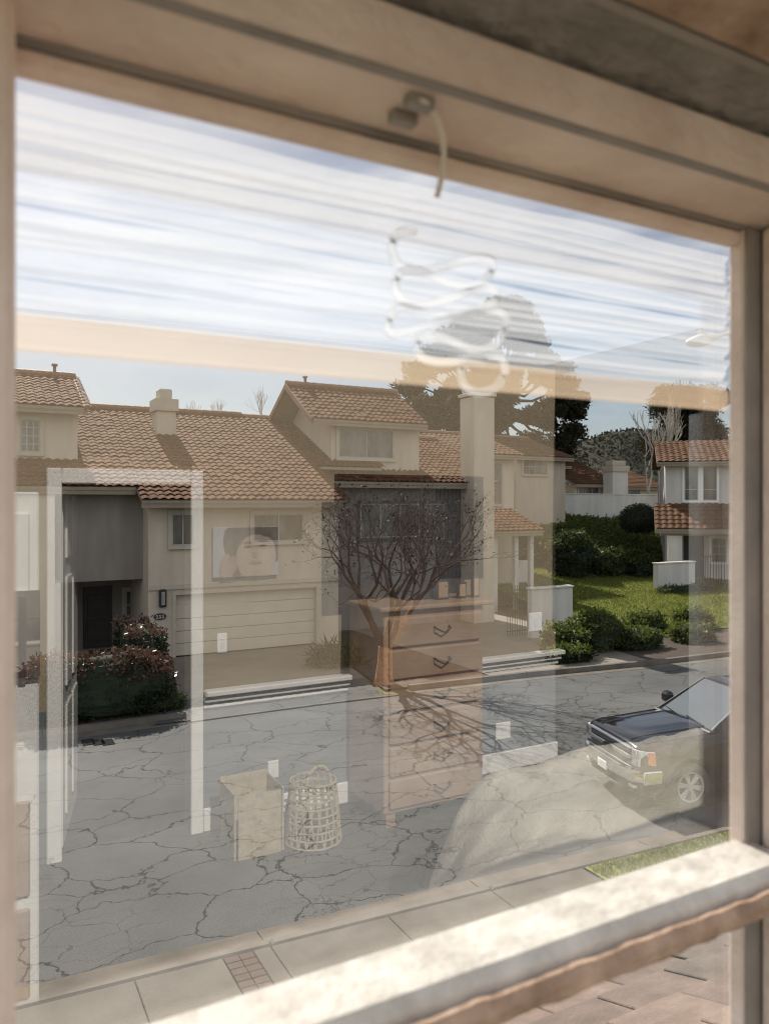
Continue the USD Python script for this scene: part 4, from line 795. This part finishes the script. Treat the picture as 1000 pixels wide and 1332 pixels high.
# dresser
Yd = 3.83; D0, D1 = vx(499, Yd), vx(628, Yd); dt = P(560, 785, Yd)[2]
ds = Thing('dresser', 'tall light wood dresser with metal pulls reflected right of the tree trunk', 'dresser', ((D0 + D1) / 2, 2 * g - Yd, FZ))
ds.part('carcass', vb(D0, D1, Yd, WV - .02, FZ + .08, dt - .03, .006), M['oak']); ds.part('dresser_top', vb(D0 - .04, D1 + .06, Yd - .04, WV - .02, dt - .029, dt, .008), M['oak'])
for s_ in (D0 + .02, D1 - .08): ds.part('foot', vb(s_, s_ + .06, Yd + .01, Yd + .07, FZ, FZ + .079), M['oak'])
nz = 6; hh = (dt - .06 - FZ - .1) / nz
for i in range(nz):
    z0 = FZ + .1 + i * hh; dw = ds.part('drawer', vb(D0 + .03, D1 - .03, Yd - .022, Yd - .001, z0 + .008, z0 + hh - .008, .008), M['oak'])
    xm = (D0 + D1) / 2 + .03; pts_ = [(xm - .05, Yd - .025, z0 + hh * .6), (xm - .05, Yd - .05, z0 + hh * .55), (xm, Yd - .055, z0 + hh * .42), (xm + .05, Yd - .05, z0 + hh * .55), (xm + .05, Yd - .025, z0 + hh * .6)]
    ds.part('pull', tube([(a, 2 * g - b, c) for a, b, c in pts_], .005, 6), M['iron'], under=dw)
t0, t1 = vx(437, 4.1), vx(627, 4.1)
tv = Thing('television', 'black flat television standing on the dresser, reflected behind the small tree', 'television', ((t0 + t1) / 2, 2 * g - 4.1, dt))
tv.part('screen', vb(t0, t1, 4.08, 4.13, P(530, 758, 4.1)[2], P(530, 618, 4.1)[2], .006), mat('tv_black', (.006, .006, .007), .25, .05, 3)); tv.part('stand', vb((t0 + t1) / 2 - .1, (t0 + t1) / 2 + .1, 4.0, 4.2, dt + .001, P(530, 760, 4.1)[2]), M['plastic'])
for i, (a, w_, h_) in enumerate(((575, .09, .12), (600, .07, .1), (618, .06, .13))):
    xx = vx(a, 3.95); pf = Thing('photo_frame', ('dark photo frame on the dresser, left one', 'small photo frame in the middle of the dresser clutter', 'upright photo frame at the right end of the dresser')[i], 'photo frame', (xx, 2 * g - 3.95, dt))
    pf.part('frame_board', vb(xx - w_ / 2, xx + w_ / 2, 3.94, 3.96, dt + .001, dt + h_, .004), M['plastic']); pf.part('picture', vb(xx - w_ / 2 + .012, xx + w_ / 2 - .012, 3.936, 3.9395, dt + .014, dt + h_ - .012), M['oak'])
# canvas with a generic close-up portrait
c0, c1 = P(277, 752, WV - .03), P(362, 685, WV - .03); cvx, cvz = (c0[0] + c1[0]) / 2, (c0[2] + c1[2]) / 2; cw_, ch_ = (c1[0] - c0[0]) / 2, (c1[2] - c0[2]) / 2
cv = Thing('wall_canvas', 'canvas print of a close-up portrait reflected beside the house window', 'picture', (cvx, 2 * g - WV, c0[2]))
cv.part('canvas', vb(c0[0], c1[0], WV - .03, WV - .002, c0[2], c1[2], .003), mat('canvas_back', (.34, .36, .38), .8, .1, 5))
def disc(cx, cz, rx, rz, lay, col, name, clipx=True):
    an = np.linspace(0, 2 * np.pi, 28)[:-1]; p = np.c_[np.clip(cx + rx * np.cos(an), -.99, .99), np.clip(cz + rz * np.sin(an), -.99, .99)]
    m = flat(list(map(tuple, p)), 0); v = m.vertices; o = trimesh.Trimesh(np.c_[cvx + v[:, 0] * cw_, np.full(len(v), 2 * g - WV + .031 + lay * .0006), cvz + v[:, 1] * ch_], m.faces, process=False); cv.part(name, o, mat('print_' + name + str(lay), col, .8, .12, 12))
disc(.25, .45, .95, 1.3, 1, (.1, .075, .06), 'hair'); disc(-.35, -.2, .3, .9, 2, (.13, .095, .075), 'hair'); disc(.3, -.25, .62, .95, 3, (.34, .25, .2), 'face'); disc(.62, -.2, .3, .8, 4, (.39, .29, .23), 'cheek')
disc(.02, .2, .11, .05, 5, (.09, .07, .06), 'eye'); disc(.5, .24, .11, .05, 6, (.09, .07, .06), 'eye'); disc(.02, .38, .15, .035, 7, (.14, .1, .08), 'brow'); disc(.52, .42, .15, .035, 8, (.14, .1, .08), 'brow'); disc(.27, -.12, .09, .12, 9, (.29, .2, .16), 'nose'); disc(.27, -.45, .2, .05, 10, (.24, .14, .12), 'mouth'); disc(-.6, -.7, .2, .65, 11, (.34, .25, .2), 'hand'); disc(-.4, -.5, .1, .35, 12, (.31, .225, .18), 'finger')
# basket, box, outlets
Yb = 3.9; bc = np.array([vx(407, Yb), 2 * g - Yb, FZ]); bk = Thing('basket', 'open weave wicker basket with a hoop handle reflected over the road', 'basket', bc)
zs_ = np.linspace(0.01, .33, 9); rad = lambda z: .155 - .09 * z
rg = []
for z in zs_: an = np.linspace(0, 2 * np.pi, 29); rg.append(tube(np.c_[bc[0] + rad(z) * np.cos(an), bc[1] + rad(z) * np.sin(an), np.full(29, FZ + z)], .006, 5))
for k in range(20):
    an = 2 * np.pi * k / 20; rg.append(tube([(bc[0] + rad(z) * math.cos(an + z), bc[1] + rad(z) * math.sin(an + z), FZ + z) for z in zs_], .005, 5)); rg.append(tube([(bc[0] + rad(z) * math.cos(an - z), bc[1] + rad(z) * math.sin(an - z), FZ + z) for z in zs_], .005, 5))
bk.part('weave', cat(rg), M['wicker'], kind='stuff')
an = np.linspace(0, np.pi, 15); bk.part('handle', tube(np.c_[bc[0] + .07 * np.cos(an), np.full(15, bc[1] + .08), FZ + .33 + .1 * np.sin(an)], .009, 6), M['wicker'])
a0, a1 = vx(300, 3.92), vx(364, 3.92); fb = Thing('paper_box', 'open tan box on the floor reflected left of the basket', 'box', ((a0 + a1) / 2, 2 * g - 3.95, FZ))
fb.part('front', vb(a0 + .02, a1 - .02, 3.85, 3.86, FZ + .001, FZ + .33), M['wicker']); fb.part('back', vb(a0, a1, 4.1, 4.11, FZ + .001, FZ + .36), M['wicker'])
for s_ in (a0, a1 - .01): fb.part('side', vb(s_, s_ + .01, 3.861, 4.099, FZ + .001, FZ + .34), M['wicker'])
for i, (p_, q_, lb) in enumerate((((348, 1013), (362, 988), 'white wall outlet reflected above the basket'), ((282, 850), (295, 823), 'white switch plate reflected on the garage door'), ((687, 822), (704, 796), 'white switch plate reflected on the white wall pier'), ((644, 963), (663, 938), 'white double outlet with charger reflected right of the dresser'))):
    a, b = P(*p_, WV), P(*q_, WV); ol = Thing('wall_plate', lb, 'switch plate', (a[0], 2 * g - WV, a[2])); ol.part('plate', vb(a[0], b[0], WV - .008, WV - .001, a[2], b[2], .003), M['room_white'])
    ol.part('socket', vb(a[0] * .65 + b[0] * .35, a[0] * .35 + b[0] * .65, WV - .011, WV - .0085, a[2] * .75 + b[2] * .25, a[2] * .25 + b[2] * .75), M['lamp_grey'])
# bed
bd = Thing('bed', 'bed with rumpled beige duvet reflected over the lower right of the road', 'bed', (2.6, 2 * g - 2.3, FZ))
gu, gv = np.meshgrid(np.linspace(-1, 1, 90), np.linspace(-1, 1, 60)); 
def bedtop(u, v):
    yv = 2.32 + .56 * v; xl = 1.42 + .46 * v; x = xl + (4.2 - xl) * (u + 1) / 2; e = np.maximum(np.abs(u) ** 6, np.abs(v) ** 6); z = FZ + .7 - .3 * e ** 1.5 - .03 * (u * u) + .12 * (fbm(np.stack([x * 3.5, yv * 3.5, 0 * x], -1), 5, 2) - .5)
    x = x + .03 * np.sin(yv * 9) * (np.abs(u) > .9); return np.stack([x, 2 * g - yv, z], -1)
bm = bedtop(gu, gv).reshape(-1, 3); q = np.arange(5400).reshape(60, 90); bf = np.stack([q[:-1, :-1], q[:-1, 1:], q[1:, 1:], q[1:, :-1]], -1).reshape(-1, 4)
bd.part('duvet', trimesh.Trimesh(bm, np.vstack([bf[:, [0, 2, 1]], bf[:, [0, 3, 2]]]), process=False), M['duvet'], smooth=True)
bd.part('bed_base', vb(2.0, 4.1, 1.86, 2.75, FZ + .05, FZ + .36, .03), M['room_white'])
gu, gv = np.meshgrid(np.linspace(0, 1, 40), np.linspace(0, 1, 24)); sh = np.stack([1.33 + .25 * gu - .05 * gv + .02 * np.sin(gu * 17 + gv * 3), 2 * g - (1.72 + .35 * gu + .04 * np.sin(gu * 22)), FZ + .52 - .42 * gv + .03 * np.sin(gu * 9)], -1).reshape(-1, 3)
q = np.arange(960).reshape(24, 40); bf = np.stack([q[:-1, :-1], q[:-1, 1:], q[1:, 1:], q[1:, :-1]], -1).reshape(-1, 4); bd.part('sheet', trimesh.Trimesh(sh, np.vstack([bf[:, :3], bf[:, [0, 2, 3]]]), process=False), M['room_white'], smooth=True, label='white sheet hanging at the foot corner')
# pale cupboard at the left and pier at the right of the reflected room
cb = Thing('cupboard', 'pale painted cupboard reflected beside the left stile', 'cupboard', (-.3, 2 * g - 3, FZ)); cX = vx(51, 3.0)
cb.part('cupboard_body', vb(-1.0, cX, 3.0, 3.5, FZ + .05, P(40, 640, 3.0)[2], .006), M['room_white'])
for z0, z1 in ((1.35, 1.82),): cb.part('cupboard_door', vb(cX - .5, cX - .03, 2.98, 2.999, FZ + z0, FZ + z1, .008), M['room_white'])
for z0, z1 in ((.1, .42), (.46, .8)): cb.part('drawer', vb(cX - .5, cX - .03, 2.98, 2.999, FZ + z0, FZ + z1, .008), M['oak'])
mz0, mz1 = P(40, 880, 2.97)[2], P(40, 768, 2.97)[2]; mx1 = P(52, 800, 2.97)[0]
mr = Thing('mirror', 'bright mirror with dark glazing bars reflected beside the left stile', 'mirror', (mx1 - .1, 2 * g - 2.97, mz0))
mr.part('mirror_glass', vb(mx1 - .26, mx1, 2.965, 2.972, mz0, mz1), usdkit.material(stage, '/World/Looks/mirror_glass', {'p': ('principled_bsdf', {'base_color': (.95, .95, .95), 'metallic': 1.0, 'roughness': 0.02})}, [], surface='p.BSDF'))
xm = P(29, 800, 2.97)[0]; mr.part('glazing_bar', vb(xm - .012, xm + .012, 2.955, 2.964, mz0, mz1 - .02), M['iron'])
for py in (804, 840): zz = P(40, py, 2.97)[2]; mr.part('glazing_bar', vb(mx1 - .26, mx1, 2.957, 2.9635, zz - .004, zz + .004), M['iron'])
single('room_pier', vb(vx(931, 3.0), vx(975, 3.0) + .4, 3.0, 3.2, P(940, 960, 3.)[2], P(940, 535, 3.)[2], .01), M['room_white'], kind='structure')
